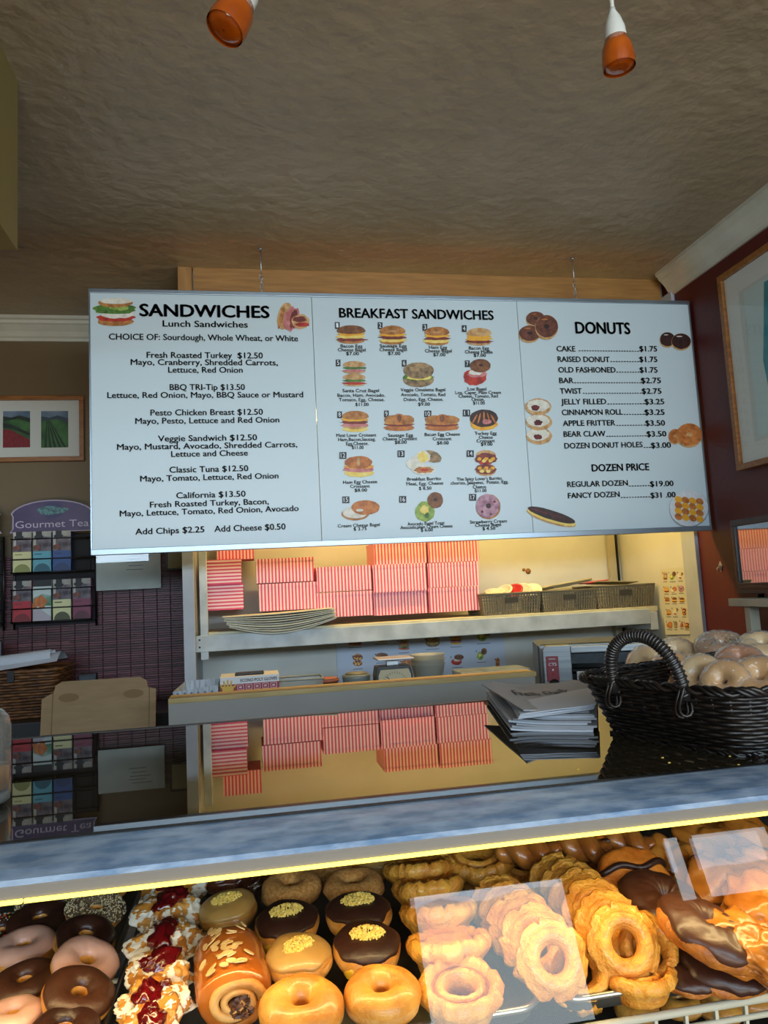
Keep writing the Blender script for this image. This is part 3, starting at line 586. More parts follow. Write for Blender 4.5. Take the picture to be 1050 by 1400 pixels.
box(-.155, .14, -.075, -.002, 0, .075).build('tray', mat('carton_blue', '#2138a0', .5), cb, bevel=.001)
box(-.04, .045, -.0765, -.075, .047, .069).build('label_strip', mat('carton_black', '#17181c', .5), cb)
box(-.15, .135, -.074, -.071, .075, .081).build('cutter_strip', zinc, cb)

# ---------------------------------------------------------------- shelf in the alcove
shelf_m = mat('shelf_paint', '#cbd0d0', .5, col2='#aeb4b4', ns=14)
SZ = -.108
sh = thing('alcove_shelf', 'long off-white painted wooden shelf across the alcove', 'shelf', (.64, 2.7, SZ))
box(-.80, .845, -.145, .138, -.018, 0).build('board', mat('shelf_top_paint', '#cdc6a4', .5, col2='#bdb592', ns=14), sh, bevel=.002)
box(-.83, .80, -.165, -.146, -.062, -.008).build('front_beam', shelf_m, sh, bevel=.002)
box(-.815, -.79, -.16, -.135, -.088, .32).build('post', shelf_m, sh, bevel=.002)
box(.80, .83, -.165, .13, -.085, -.019).build('bracket', shelf_m, sh, bevel=.002)
for dx in (-.822,):
    for dz in (-.022, -.046): MB().lathe([(.0035, 0), (.003, .0015)], seg=8, M=Matrix.Translation((dx+.004, -.1652, dz)) @ Matrix.Rotation(radians(90), 4, 'X')).build('screw', black_wire, sh)
sh.location.z = SZ
cp = thing('wall_conduit', 'grey pipe and dark cable running down the alcove corner', 'pipe', (1.455, 2.82, -.45))
box(-.016, .012, -.012, .012, 0, 1.3).build('conduit', mat('conduit_cream', '#a8a088', .5), cp, bevel=.002)
MB().tube([(.024, 0, 0), (.024, 0, 1.3)], .005, 8).build('cable', black_wire, cp)

# striped pink cake boxes
SX, SY, SZm = stripe_mat('pink_stripes_x', 'X'), stripe_mat('pink_stripes_y', 'Y'), stripe_mat('pink_stripes_z', 'Z')
plain_pink = mat('pink_edge', '#d8405e', .55)
def cake_box(label, px0, px1, pyt, pyb, y=2.60, d=.17, rz=0, kind='x', depth=None, off=None):
    pm = (px0+px1)/2; a = on('Y', y, px0, (pyt+pyb)/2); b = on('Y', y, px1, (pyt+pyb)/2); t = on('Y', y, pm, pyt); s = on('Y', y, pm, pyb)
    w_, h = b.x-a.x, t.z-s.z
    o = thing('cake_box', label, 'box', ((a.x+b.x)/2, y, s.z), rz, group='pink striped cake boxes on the shelf')
    fr_, sd = (SX, SY) if kind != 'z' else (SZm, SZm)
    q = MB(); W = w_/2-.0006
    v = [(-W, 0, 0), (W, 0, 0), (W, d, 0), (-W, d, 0), (-W, 0, h-.0006), (W, 0, h-.0006), (W, d, h-.0006), (-W, d, h-.0006)]
    q.add(v, [(0, 1, 5, 4), (2, 3, 7, 6)], 0); q.add(v, [(1, 2, 6, 5), (3, 0, 4, 7)], 1); q.add(v, [(0, 3, 2, 1)], 2)
    q.build('tray', [fr_, sd, plain_pink], o)
    q = MB(); e = .0009; l = h*.14
    v = [(-W-e, -e, h-l), (W+e, -e, h-l), (W+e, d, h-l), (-W-e, d, h-l), (-W-e, -e, h), (W+e, -e, h), (W+e, d, h), (-W-e, d, h)]
    q.add(v, [(0, 1, 5, 4), (2, 3, 7, 6)], 0); q.add(v, [(1, 2, 6, 5), (3, 0, 4, 7)], 1); q.add(v, [(4, 5, 6, 7)], 0)
    q.build('lid', [fr_, sd], o)
    if kind == 'inset':
        box(-W*.52, W*.52, -.0028, -.0012, h*.05, h*.86).build('front_tab', SX, o); box(-W*.47, W*.47, -.004, -.0028, h*.12, h*.78).build('tab_panel', SZm, o)
    if kind == 'flap': box(-W, W, -.012, -.001, h-.006, h+.002).build('front_flap', SX, o)
    return o
cake_box('pink striped cake box half hidden behind the menu board, top of the leftmost stack', 296, 347, 735, 765, y=2.66, d=.15)
cake_box('pink cake box with sideways stripes, middle of the leftmost stack', 279, 330, 765, 799, y=2.60, kind='z', rz=0)
cake_box('pink cake box with sideways stripes at the bottom of the leftmost stack', 281, 333, 799, 834, y=2.61, kind='z', rz=0, d=.15)
cake_box('upper pink cake box of the pair lying on the paper bags', 350, 429, 763, 796, y=2.60)
cake_box('lower pink cake box of the pair lying on the paper bags', 354, 434, 797, 834, y=2.60)
cake_box('upper pink cake box of the low middle stack of two', 433, 508, 774, 808)
cake_box('bottom pink cake box of the low middle stack of two', 434, 510, 809, 843)
cake_box('pink cake box with a framed front tab, top of the fourth stack', 511, 583, 741, 771)
cake_box('pink cake box under the one with the framed front tab', 510, 583, 771, 806)
cake_box('bottom pink cake box with a projecting flap, fourth stack', 511, 584, 806.5, 840, kind='flap')
cake_box('top pink cake box of the rightmost stack, touching the menu board', 585, 655, 736, 768)
cake_box('middle pink cake box of the rightmost stack', 585, 655, 768.5, 802)
cake_box('bottom pink cake box of the rightmost stack beside the first grey basket', 586, 656, 802.5, 836)
for o in [x for x in bpy.data.objects if x.get('group') == 'pink striped cake boxes on the shelf' and 'framed' in x['label']]:
    for ch in o.children:
        if ch.name.startswith('front_tab'): pass
# bundle of paper bags under the second stack
pb = thing('paper_bag_bundle', 'sagging bundle of off-white paper bags under two pink boxes', 'paper bags', (.1, 2.6, SZ))
for k_ in range(9):
    rows = []
    for i in range(13):
        u = i/12; x = -.20+.37*u+.004*math.sin(k_*2.1); sag = -.034*sin(pi*min(1, max(0, u*1.0)))*(1-k_/9.)
        x = x*(1-.02*(8-k_)*(.6 if u < .5 else -.2))
        rows.append([(x, -.09+.14*j/4-.004*(k_ % 2), .014+.0042*k_+sag*(1-j/4)+.010*u) for j in range(5)])
    q = MB(); q.grid(rows); q.grid([[(a, b, c+.0026) for a, b, c in r_] for r_ in rows])
    q.grid([[rows[i][0], (rows[i][0][0], rows[i][0][1], rows[i][0][2]+.0026)] for i in range(13)])
    q.build('paper_bag', mat('bag_paper', '#d3cfbd', .7, col2='#c4c0ae', ns=10) if k_ % 3 else mat('bag_paper_light', '#e2deca', .7), pb)
# three grey openwork baskets
bas_m = mat('grey_basket_plastic', '#77705f', .5); hole_shade_m = mat('hole_shade', '#3a362c', .7)
def shelf_basket(label, px0, px1, pyt, pyb, y=2.56):
    a = on('Y', y, px0, (pyt+pyb)/2); b = on('Y', y, px1, (pyt+pyb)/2); t = on('Y', y, (px0+px1)/2, pyt); w_, h = b.x-a.x, t.z-SZ
    o = thing('shelf_basket', label, 'basket', ((a.x+b.x)/2, y, SZ), group=None)
    W, D = w_/2, .20; q = MB()
    def side(p0, p1, n):          # slats and bands of one side leave real gaps
        p0, p1 = Vector(p0), Vector(p1); nrm = (p1-p0).cross(Vector((0, 0, 1))).normalized()*.0012
        def bar(u0, u1, z0, z1):
            f0 = lambda z: .93+.07*z/h
            pts = []
            for dn in (-1, 1):
                for (u, z) in ((u0, z0), (u1, z0), (u1, z1), (u0, z1)):
                    p = p0.lerp(p1, u); c_ = Vector((0, D/2, 0)); p = c_+(p-c_)*f0(z); pts.append(p+nrm*dn+Vector((0, 0, z)))
            q.add(pts, [(0, 1, 2, 3), (7, 6, 5, 4), (0, 4, 5, 1), (1, 5, 6, 2), (2, 6, 7, 3), (3, 7, 4, 0)])
        for k_ in range(n+1): bar(k_/n-.35/n if k_ else 0, min(1, k_/n+.2/n), 0, h)
        for k_ in range(6): bar(0, 1, h*.16*k_, h*.16*k_+.0035)
        bar(0, 1, h-.007, h)
    side((-W, 0, 0), (W, 0, 0), 22); side((W, 0, 0), (W, D, 0), 18); side((W, D, 0), (-W, D, 0), 22); side((-W, D, 0), (-W, 0, 0), 18)
    q.build('lattice_side', bas_m, o)
    box(-W*.93, W*.93, D*.035, D*.965, 0, .003).build('bottom', bas_m, o)
    q = MB(); q.tube([(-W, 0, h), (W, 0, h), (W, D, h), (-W, D, h)], .003, 6, closed=True); q.build('rim', bas_m, o)
    box(-.024, .024, -.0022, .0018, h*.55, h*.8).build('hand_hole_shade', hole_shade_m, o)  # solid dark block paints the shade of a hand hole
    return o, w_, h
lidm = mat('lid_plastic', '#d6d2bd', .35); redm = mat('red_plastic', '#b3202a', .4)
o, w_, h = shelf_basket('first grey openwork basket, full of white cup lids, beside the pink boxes', 658, 740, 811, 831)
cx, cz = o.location.x, o.location.z
def lids(name, label, n, px0, px1, py, tilt, r_=.037, ms=None):
    p0 = on('Y', 2.62, px0, py); p1 = on('Y', 2.62, px1, py)
    for i in range(n):
        t_ = thing('cup_lid', label[i], 'cup lid', (p0.x+(p1.x-p0.x)*i/max(1, n-1), 2.62+.01*(i % 2), p0.z-.010), group='cup lids in the first grey basket', rot=(15, tilt[i], 10*i))
        mm = lidm if not ms else ms[i]
        MB().lathe([(r_, 0), (r_+.002, .002), (r_, .005), (r_*.85, .006), (r_*.82, .003), (.002, .003)], seg=20).build('disc', mm, t_)
lids('cup_lid', ['white cup lid nearly flat at the left in the first grey basket', 'white cup lid leaning highest in the first grey basket', 'red plastic lid wedged among white ones in the first grey basket', 'white cup lid just right of the red lid, first grey basket', 'white cup lid leaning at the right end of the first grey basket'], 5, 676, 727, 806, (-4, -35, -38, -40, -34), ms=[lidm, lidm, redm, lidm, lidm])
o, w_, h = shelf_basket('second grey openwork basket holding a beige tray', 741, 817, 807, 828)
p = on('Y', 2.6, 775, 802)
t_ = thing('food_tray', 'beige plastic tray lying askew on the second grey basket', 'tray', (p.x, 2.64, p.z), rot=(-6, -6, 14))
MB().box(-.085, .085, -.06, .06, 0, .004).build('tray_floor', mat('beige_plastic', '#b3a67c', .5), t_, bevel=.001)
q = MB(); q.tube([(-.088, -.063, .008), (.088, -.063, .008), (.088, .063, .008), (-.088, .063, .008)], .005, 6, closed=True); q.build('rim', MATS['beige_plastic'], t_)
o, w_, h = shelf_basket('third grey openwork basket at the right end of the shelf', 815, 896, 800, 823)
p = on('Y', 2.6, 845, 797)
t_ = thing('lid_sheet', 'flat beige lid lying over the third grey basket', 'lid', (p.x, 2.64, p.z-.001), rot=(-4, 3, -6))
MB().box(-.085, .07, -.07, .06, 0, .004).build('sheet', mat('beige_lid', '#a0946f', .5), t_, bevel=.001)
t_ = thing('red_lid', 'flat red plastic lid between the second and third grey baskets', 'lid', (p.x-.075, 2.67, p.z+.006), rot=(0, -6, 0))
MB().box(-.04, .05, -.05, .03, 0, .004).build('sheet', redm, t_, bevel=.001)

# ---------------------------------------------------------------- printed sandwich charts
def chart(name, label, pl, quad, items, off=.003, pm='chart_paper', col='#c6cedc'):
    t = thing(name, label, 'poster'); q = MB()
    uv = [pl.uv(*p) for p in quad]; n = 4
    q.add([pl.p3(a, b, off) for a, b in uv]+[pl.p3(a, b, off-.001) for a, b in uv], [(0, 1, 2, 3), (7, 6, 5, 4), (0, 4, 5, 1), (1, 5, 6, 2), (2, 6, 7, 3), (3, 7, 4, 0)])
    q.build('sheet', mat(pm, col, .6), t)
    for i, (k_, a, b, c, d) in enumerate(items):
        picture(pl, k_, a, b, c, d, t, seed=2000+i*30, off0=off+.0005)
        um, vm = pl.uv(a, b+d*.72); e = MB(); W_ = pl.uv(a+c*.45, b)[0]-pl.uv(a-c*.45, b)[0]
        MB().add([pl.p3(um+s*W_*.5, vm+z_, off+.0004) for s, z_ in ((-1, 0), (1, 0), (1, .002), (-1, .002))], [(0, 1, 2, 3)]).build('caption_line', mat('caption_ink', '#4a5060', .6), t)
        e.add([pl.p3(um-W_*.55+s, vm+d*.0026+z_, off+.0004) for s, z_ in ((0, 0), (.004, 0), (.004, .006), (0, .006))], [(0, 1, 2, 3)])
        e.build('caption', mat('caption_ink', '#4a5060', .6), t)
BK = Plane('Y', 2.839)
chart('wall_chart', 'wide pale chart of sandwich photos on the wall under the shelf', BK, [(462, 938), (692, 922), (686, 852), (459, 868)],
      [('croissant', 485, 877, 20, 12), ('bagel', 521, 872, 19, 12), ('stack', 552, 880, 16, 18), ('seed', 591, 877, 20, 15), ('meat', 623, 874, 17, 15), ('avocado', 661, 868, 20, 17), ('spicy', 489, 902, 14, 18), ('bagel', 522, 898, 18, 12), ('ham_croissant', 556, 907, 18, 12), ('lox', 625, 902, 17, 15), ('avocado', 658, 894, 14, 16), ('croissant', 700-20, 905, 6, 14)])
chart('wall_chart', 'narrow white chart of sandwich photos taped on the alcove side wall', Plane('X', 1.498), [(911, 868), (951, 867), (941, 775), (904, 778)],
      [('stack', 911, 787, 6, 12), ('avocado', 921, 787, 9, 12), ('burrito', 932, 787, 7, 11), ('muffin', 913, 806, 7, 9), ('cream', 923, 806, 8, 9), ('pink', 933, 805, 8, 9), ('meat', 914, 820, 7, 8), ('bagel', 924, 820, 7, 8), ('bagel', 934, 820, 8, 7),
       ('muffin', 916, 837, 7, 9), ('burrito', 925, 836, 8, 11), ('spicy', 937, 836, 6, 11), ('glaze2', 917, 854, 8, 10), ('seed', 925.5, 854, 5, 10), ('blt', 934, 853, 5, 10), ('spicy', 941, 855, 7, 9)], off=.004, pm='chart_paper_warm', col='#cdc9b4')

# ---------------------------------------------------------------- prep counter behind the case
pc = thing('prep_counter', 'grey prep counter with raised wood-topped ledge behind the case', 'counter', (.3, 2.3, -1.5))
gp = mat('grey_laminate', '#8f8a80', .5, col2='#88837a', ns=4)
a_ = on('Y', 1.98, 230, 962); b_ = on('Y', 1.98, 731, 918)
MB().box(a_.x-.3, b_.x-.3, -.32, -.30, .9, 1.243).build('ledge_panel', gp, pc, bevel=.001)
MB().box(a_.x-.3, b_.x-.3+.004, -.322, -.25, 1.243, 1.256).build('ledge_top', mat('pale_wood', '#b79d63', .5, col2='#a2884f', ns=8, stretch=(1, 10, 10)), pc, bevel=.001)
MB().box(-.486, 1.16, -.25, .5, 1.12, 1.15).build('counter_top', mat('steel_counter', '#8f969b', .35, metal=.7), pc, bevel=.001)
MB().box(-.484, 1.15, -.30, .5, 0, 1.12).build('cabinet', mat('cabinet_grey', '#77746e', .6), pc)
KT = -.35
def onc(px, py, y): return on('Y', y, px, py)
# white tissue box
p = onc(271, 945, 2.12)
t = thing('paper_tray', 'small white open paper tray at the left end of the prep counter', 'tray', (p.x, 2.15, KT))
hq_ = -.225-KT
MB().add([(-.058, -.05, 0), (.05, -.05, 0), (.05, .05, 0), (-.058, .05, 0), (-.065, -.055, hq_-.016), (.055, -.055, hq_-.006), (.055, .055, hq_), (-.04, .055, hq_)], [(0, 1, 5, 4), (1, 2, 6, 5), (2, 3, 7, 6), (3, 0, 4, 7), (3, 2, 1, 0)]).build('tray_side', mat('tray_white', '#b9c0c6', .5, col2='#8f969c', ns=60, stretch=(4, 1, .4)), t)
for k_ in range(6): box(-.055+.018*k_, -.049+.018*k_, -.0565, -.0545, hq_-.045, hq_-.02).build('printed_mark', mat('mark_grey', '#666f7a', .6), t)
# glove box
a, b = onc(301, 945, 2.12), onc(382, 940, 2.12); top = onc(342, 924, 2.12).z; W_ = (b.x-a.x)/2
t = thing('glove_box', 'red and white carton of poly gloves on the prep counter', 'glove box', ((a.x+b.x)/2, 2.12, KT)); H_ = top-KT; hz = top-onc(342, 946, 2.12).z
MB().box(-W_, W_, 0, .11, 0, H_).build('carton', mat('glove_white', '#d2d2d2', .5), t, bevel=.001)
f = lambda x0, x1, z0, z1, m_, o_, n_='print': MB().add([(x0, -o_, z0), (x1, -o_, z0), (x1, -o_, z1), (x0, -o_, z1)], [(0, 1, 2, 3)]).build(n_, m_, t)
gr_ = mat('glove_red', '#8f1c2a', .5)
f(-W_, W_, H_-hz, H_-hz*.45, gr_, .0006)
for k_ in range(5): f(-W_*.42+k_*W_*.28, -W_*.2+k_*W_*.28, H_-hz*.82, H_-hz*.5, mat('glove_icon', '#c9a9ae', .5), .001, 'icon'); f(-W_*.40+k_*W_*.28, -W_*.22+k_*W_*.28, H_-hz*.79, H_-hz*.53, gr_, .0014, 'icon'); f(-W_*.36+k_*W_*.28, -W_*.27+k_*W_*.28, H_-hz*.72, H_-hz*.6, mat('glove_icon', '#c9a9ae', .5), .0018, 'icon')
vs, fs = text_mesh("ECONO POLY GLOVES", .02); mx = max(v[0] for v in vs)
MB().add([(-W_*.32+v[0]/mx*W_*1.25, -.001, H_-hz*.34+v[1]/.73*hz*.2) for v in vs], fs).build('lettering', mat('navy_ink', '#26304c', .5), t)
gy = mat('glove_yellow', '#c9a43a', .5); hx, hz0 = -W_*.74, H_-hz*.9
MB().add([(hx-.014, -.002, hz0), (hx+.014, -.002, hz0), (hx+.017, -.002, hz0+hz*.35), (hx-.017, -.002, hz0+hz*.35)], [(0, 1, 2, 3)]).build('printed_hand', gy, t)
for k_, (dx, l) in enumerate(((-.016, .5), (-.0085, .7), (0, .76), (.0085, .7), (.018, .45))): MB().add([(hx+dx*.9-.0028, -.0022, hz0+hz*.25), (hx+dx*.9+.0028, -.0022, hz0+hz*.25), (hx+dx*1.25+.002, -.0022, hz0+hz*l), (hx+dx*1.25-.002, -.0022, hz0+hz*l)], [(0, 1, 2, 3)]).build('printed_finger', gy, t)
MB().box(-.04, .04, .02, .07, H_, H_+.006).build('glove_tuft', black_wire, t, bevel=.002)
# tubs, jar, pot
def tub(name, label, cat, px, pyt, r_, y, m_, lid_m=None, taper=.9):
    p = onc(px, pyt, y); t = thing(name, label, cat, (p.x, y, KT)); h = p.z-KT
    MB().lathe([(r_*taper, 0), (r_, h-.004), (r_+.002, h-.003), (r_+.002, h), (r_-.002, h), (r_*taper-.002, .004)], seg=24).build('body', m_, t)
    if lid_m: MB().lathe([(r_+.003, h-.010), (r_+.004, h-.003), (r_*.9, h+.001), (.001, h+.002)], seg=24).build('lid', lid_m, t)
    return t
cl = mat('cloudy_plastic', '#a7aaa0', .35, alpha=.55)
p = onc(410, 928, 2.2); t = thing('clear_tub', 'long clear plastic tub right of the glove box', 'tub', (p.x, 2.22, KT)); h = p.z-KT
MB().add([(-.055, -.04, 0), (.055, -.04, 0), (.055, .04, 0), (-.055, .04, 0), (-.068, -.05, h), (.066, -.05, h), (.066, .05, h), (-.068, .05, h)], [(0, 1, 5, 4), (1, 2, 6, 5), (2, 3, 7, 6), (3, 0, 4, 7), (3, 2, 1, 0)]).build('body', cl, t)
MB().tube([(-.068, -.05, h), (.066, -.05, h), (.066, .05, h), (-.068, .05, h)], .003, 6, closed=True).build('rim', mat('tub_rim', '#8f938c', .4), t)
tub('spice_jar', 'dark jar with an orange-brown lid behind the ledge', 'jar', 448, 927, .030, 2.2, mat('jar_dark', '#3c2f28', .4), mat('jar_lid_orange', '#a5563a', .5))
p = onc(487, 921, 2.25); t = thing('jar_lid', 'dull grey round dish with a lid left of the kitchen scale', 'dish', (p.x, 2.25, KT)); h = p.z-KT
MB().lathe([(.03, 0), (.042, h-.012), (.044, h-.004), (.03, h)], seg=24).build('dish', mat('dish_grey', '#7a7f78', .4), t)
MB().lathe([(.036, h-.003), (.03, h+.004), (.001, h+.006)], seg=24).build('lid', mat('dish_lid', '#6a6a5a', .4), t)
# kitchen scale
p = onc(540, 930, 2.16); t = thing('kitchen_scale', 'small mechanical kitchen scale with a cream dial on the prep counter', 'scale', (p.x, 2.18, KT))
h0 = onc(540, 911, 2.15).z-KT; h1 = onc(540, 900, 2.15).z-KT; W_ = .056
MB().prism([(-W_, 0), (W_, 0), (W_*.97, h0*.8), (W_*.88, h0), (-W_*.88, h0), (-W_*.97, h0*.8)], -.02, .05).build('housing', mat('scale_dark', '#2f3230', .4), t, bevel=.004)
zc = h0-.035
MB().prism([(-W_*.86, 0), (W_*.86, 0), (W_*.86, h0*.80), (W_*.74, h0*.93), (-W_*.74, h0*.93), (-W_*.86, h0*.80)], -.0225, -.020).build('dial_plate', mat('dial_cream', '#b9ae8c', .5), t)
for k_ in range(13):
    a = radians(20+140*k_/12); MB().tube([(.034*cos(a), -.0232, zc+.0+.034*sin(a)-.02), (.040*cos(a), -.0232, zc+.040*sin(a)-.02)], .0006, 4).build('dial_tick', black_wire, t)
MB().tube([(0, -.024, zc-.02), (-.024, -.024, zc+.006)], .001, 5).build('needle', black_wire, t)
MB().lathe([(.010, 0), (.008, .003)], seg=16, M=Matrix.Translation((0, -.0225, zc-.022)) @ Matrix.Rotation(radians(90), 4, 'X')).build('dial_hub', mat('hub_teal', '#2a4a4a', .4), t)
MB().box(-.018, .018, 0, .03, h0, h1-.004).build('neck', zinc, t, bevel=.002)
MB().box(-.05, .058, -.035, .06, h1-.005, h1).build('platform', zinc, t, bevel=.002)
# nested clear cups
p = onc(584, 894, 2.25); t = thing('plastic_tubs', 'nested cloudy plastic tubs right of the kitchen scale', 'tub', (p.x, 2.25, KT)); h = p.z-KT
for k_ in range(3): MB().lathe([(.036, max(0, h-.09+k_*.014-.02)), (.052, h-.028+k_*.014-.004), (.055, h-.028+k_*.014), (.050, h-.028+k_*.014), (.034, max(.003, h-.085+k_*.014-.02))], seg=28).build('tub', cl, t)
MB().lathe([(.030, 0), (.034, h-.1)], seg=20).build('stack_base', cl, t)
# box of film
p = onc(676, 915, 2.22); t = thing('film_roll', 'flat clear-wrapped pack with a blue edge at the right of the ledge', 'pack', (p.x, 2.24, KT)); h = p.z-KT
MB().box(-.115, .105, -.06, .06, 0, h).build('pack', mat('wrap_pack', '#8d9aa3', .25, col2='#6f7b84', ns=18), t, bevel=.004)
MB().box(-.115, .11, -.062, -.060, h-.014, h-.008).build('blue_edge', mat('pack_blue', '#2f5f8c', .4), t)
# conveyor toaster
a, b = onc(741, 905, 2.1), onc(893, 900, 2.1); W_ = (b.x-a.x)/2*1.02; zt = onc(815, 878, 2.1).z
TZ = -.3495
t = thing('conveyor_toaster', 'stainless steel conveyor toaster with a red control panel', 'toaster', ((a.x+b.x)/2, 2.08, TZ), rz=-17); H_ = zt-TZ
st = mat('brushed_steel', '#a7a9a8', .3, metal=.9, col2='#8d9090', ns=5, stretch=(1, 1, 40)); dk = mat('toaster_dark', '#060606', .55, spec=.2)
MB().box(-W_, W_, .03, .24, 0, H_).build('housing', mat('toaster_side', '#5f6466', .35, metal=.7), t, bevel=.012, seg=3)
MB().prism([(-W_+.012, 0), (-W_*.48, 0), (-W_*.48, H_-.004), (-W_+.022, H_-.004), (-W_+.012, H_-.02)], .0, .05).build('front_column', st, t, bevel=.002)
MB().box(W_*.72, W_-.008, .0, .05, 0, H_-.006).build('front_column', st, t, bevel=.003)
MB().box(-W_*.48, W_*.72, .0, .05, H_-.028, H_-.008).build('top_band', st, t, bevel=.002)
MB().box(-W_*.48, W_*.72, .03, .05, 0, H_-.028).build('oven_mouth_shade', dk, t)  # black panel stands in for the shade inside the recess
for k_ in range(9): MB().tube([(-W_*.46, .018, H_-.062-.004*k_*0+.0-.0035*k_), (W_*.70, .018, H_-.062-.0035*k_)], .0012, 5).build('heating_bar', mat('bar_dark', '#232323', .4), t)
zb = onc(800, 924, 2.1).z-TZ
MB().box(-W_*.42, W_*.72, -.018, .0, zb-.008, zb+.016).build('name_strip', mat('strip_steel', '#b3b2a9', .3, metal=.6), t, bevel=.001)
MB().box(-W_*.48, W_*.72, -.01, .02, zb+.016, zb+.022).build('crumb_rail', dk, t)
vs, fs = text_mesh("WARING", .03); mx = max(v[0] for v in vs)
MB().add([(-W_*.08+v[0]/mx*.095, -.0195, zb-.003+v[1]/.73*.013) for v in vs], fs).build('lettering', mat('steel_ink', '#6c7a86', .4), t)
x0 = -W_+.02; x1 = x0+.036
MB().box(x0, x1, -.004, .0, H_-.108, H_-.034).build('control_panel', mat('panel_red', '#7d1a22', .4), t, bevel=.002)
for s_, zz, hh, ww in (("CTS", -.062, .009, .024), ("WARING", -.044, .004, .02)):
    vs, fs = text_mesh(s_, .02); mx = max(v[0] for v in vs)
    MB().add([((x0+x1)/2-ww/2+v[0]/mx*ww, -.0046, H_+zz+v[1]/.73*hh) for v in vs], fs).build('lettering', num_m, t)
for zz in (-.074, -.088): MB().lathe([(.003, 0), (.002, .003)], seg=10, M=Matrix.Translation(((x0+x1)/2, -.004, H_+zz)) @ Matrix.Rotation(radians(90), 4, 'X')).build('button', num_m if zz > -.08 else redm, t)
MB().lathe([(.017, 0), (.016, .008), (.010, .010)], seg=20, M=Matrix.Translation(((x0+x1)/2+.002, -.002, H_-.118)) @ Matrix.Rotation(radians(90), 4, 'X')).build('knob', dk, t)
MB().lathe([(.007, 0), (.006, .004)], seg=14, M=Matrix.Translation(((x0+x1)/2+.004, -.012, H_-.119)) @ Matrix.Rotation(radians(90), 4, 'X')).build('knob_cap', zinc, t)
# ---------------------------------------------------------------- red wall: framed poster, oven, shelf, hook
t = thing('framed_poster', 'large oak-framed teal poster with a wide white mat on the red wall', 'picture', (1.498, 1.62, .31))
frame_rails(t, -.395, .395, 0, .62, .018, .024, wood, ax='X')
box(-.012, -.004, -.38, .38, .014, .606).build('mat_board', mat('poster_mat', '#d3d4cc', .8), t)
box(-.0135, -.012, -.29, .312, .075, .54).build('inner_mat', mat('inner_mat', '#c3c7bf', .8), t)
box(-.0145, -.0135, -.28, .292, .085, .53).build('print', mat('teal_print', '#bccfcb', .7), t)
MB().add([(-.0150, b, c) for b, c in ((.238, .30), (.225, .18), (.18, .10), (-.27, .10), (-.27, .52), (.20, .52), (.215, .43))], [tuple(range(7))]).build('print_shape', mat('teal_ink', '#2f9aa3', .6, col2='#1f7f8a', ns=9), t)
box(-.0175, -.017, -.378, .378, .016, .604).build('glass', pane_mat('picture_glass'), t)
t = thing('wall_hook', 'small clear diamond-shaped hook on the dark red wall', 'hook', (1.498, *on('X', 1.498, 985, 773).yz))
MB().add([(0, -.010, 0), (0, .010, 0), (0, 0, .016), (0, 0, -.022), (-.008, 0, 0)], [(0, 2, 4), (2, 1, 4), (1, 3, 4), (3, 0, 4), (0, 3, 1, 2)]).build('diamond', mat('clear_diamond', '#c9c4bd', .1, metal=.3), t)
MB().tube([(-.004, 0, -.002), (-.014, 0, -.010), (-.012, 0, -.02), (-.006, 0, -.018)], .0018, 6).build('prong', zinc, t)
# oven cabinet with dark glass front, facing the counter
OX = 1.34
a = on('X', OX, 998, 712); b = on('X', OX, 1001, 812)
t = thing('glass_fronted_oven', 'black rounded oven with a dark glass door reflecting pink boxes', 'oven', (OX, a.y, b.z))
H_ = a.z-b.z
MB().box(.012, .15, -.56, 0, 0, H_).build('housing', mat('oven_black', '#0f1012', .35), t, bevel=.012, seg=3)
q = MB()
for (y0, y1, z0, z1) in ((-.56, 0, H_-.018, H_), (-.56, 0, 0, .030), (-.014, 0, .03, H_-.018), (-.56, -.546, .03, H_-.018)): q.box(0, .02, y0, y1, z0, z1)
q.build('door_frame', MATS['oven_black'], t, bevel=.002)
MB().box(.006, .012, -.546, -.014, .03, H_-.018).build('door_glass', mat('oven_glass', '#1a1413', .03, spec=1, ior=2.6), t)
MB().box(-.006, 0, -.50, -.02, .012, .022).build('handle_rail', mat('oven_rail', '#3a2f2a', .3, metal=.6), t, bevel=.002)
for y_ in (-.03, -.50): MB().lathe([(.009, -.012), (.009, .001)], (.05, y_, 0), 12).build('foot', black_wire, t)
oz = b.z-.012
c = on('X', OX-.01, 1003, 816)
t = thing('wall_shelf_stand', 'off-white painted stand under the black oven', 'stand', (OX, c.y, oz))
wp = mat('stand_white', '#b9b5a2', .5, col2='#a5a18f', ns=14)
MB().box(-.02, .15, -.60, .012, -.022, 0).build('top_board', wp, t, bevel=.002)
for y_ in (-.055, -.58): MB().box(-.005, .025, y_, y_+.022, -1.5-oz+.002, -.022).build('post', wp, t, bevel=.002)
MB().box(.10, .14, -.575, -.055, -.9, -.022).build('dark_panel', mat('stand_dark', '#23271f', .3, col2='#15170f', ns=6), t)

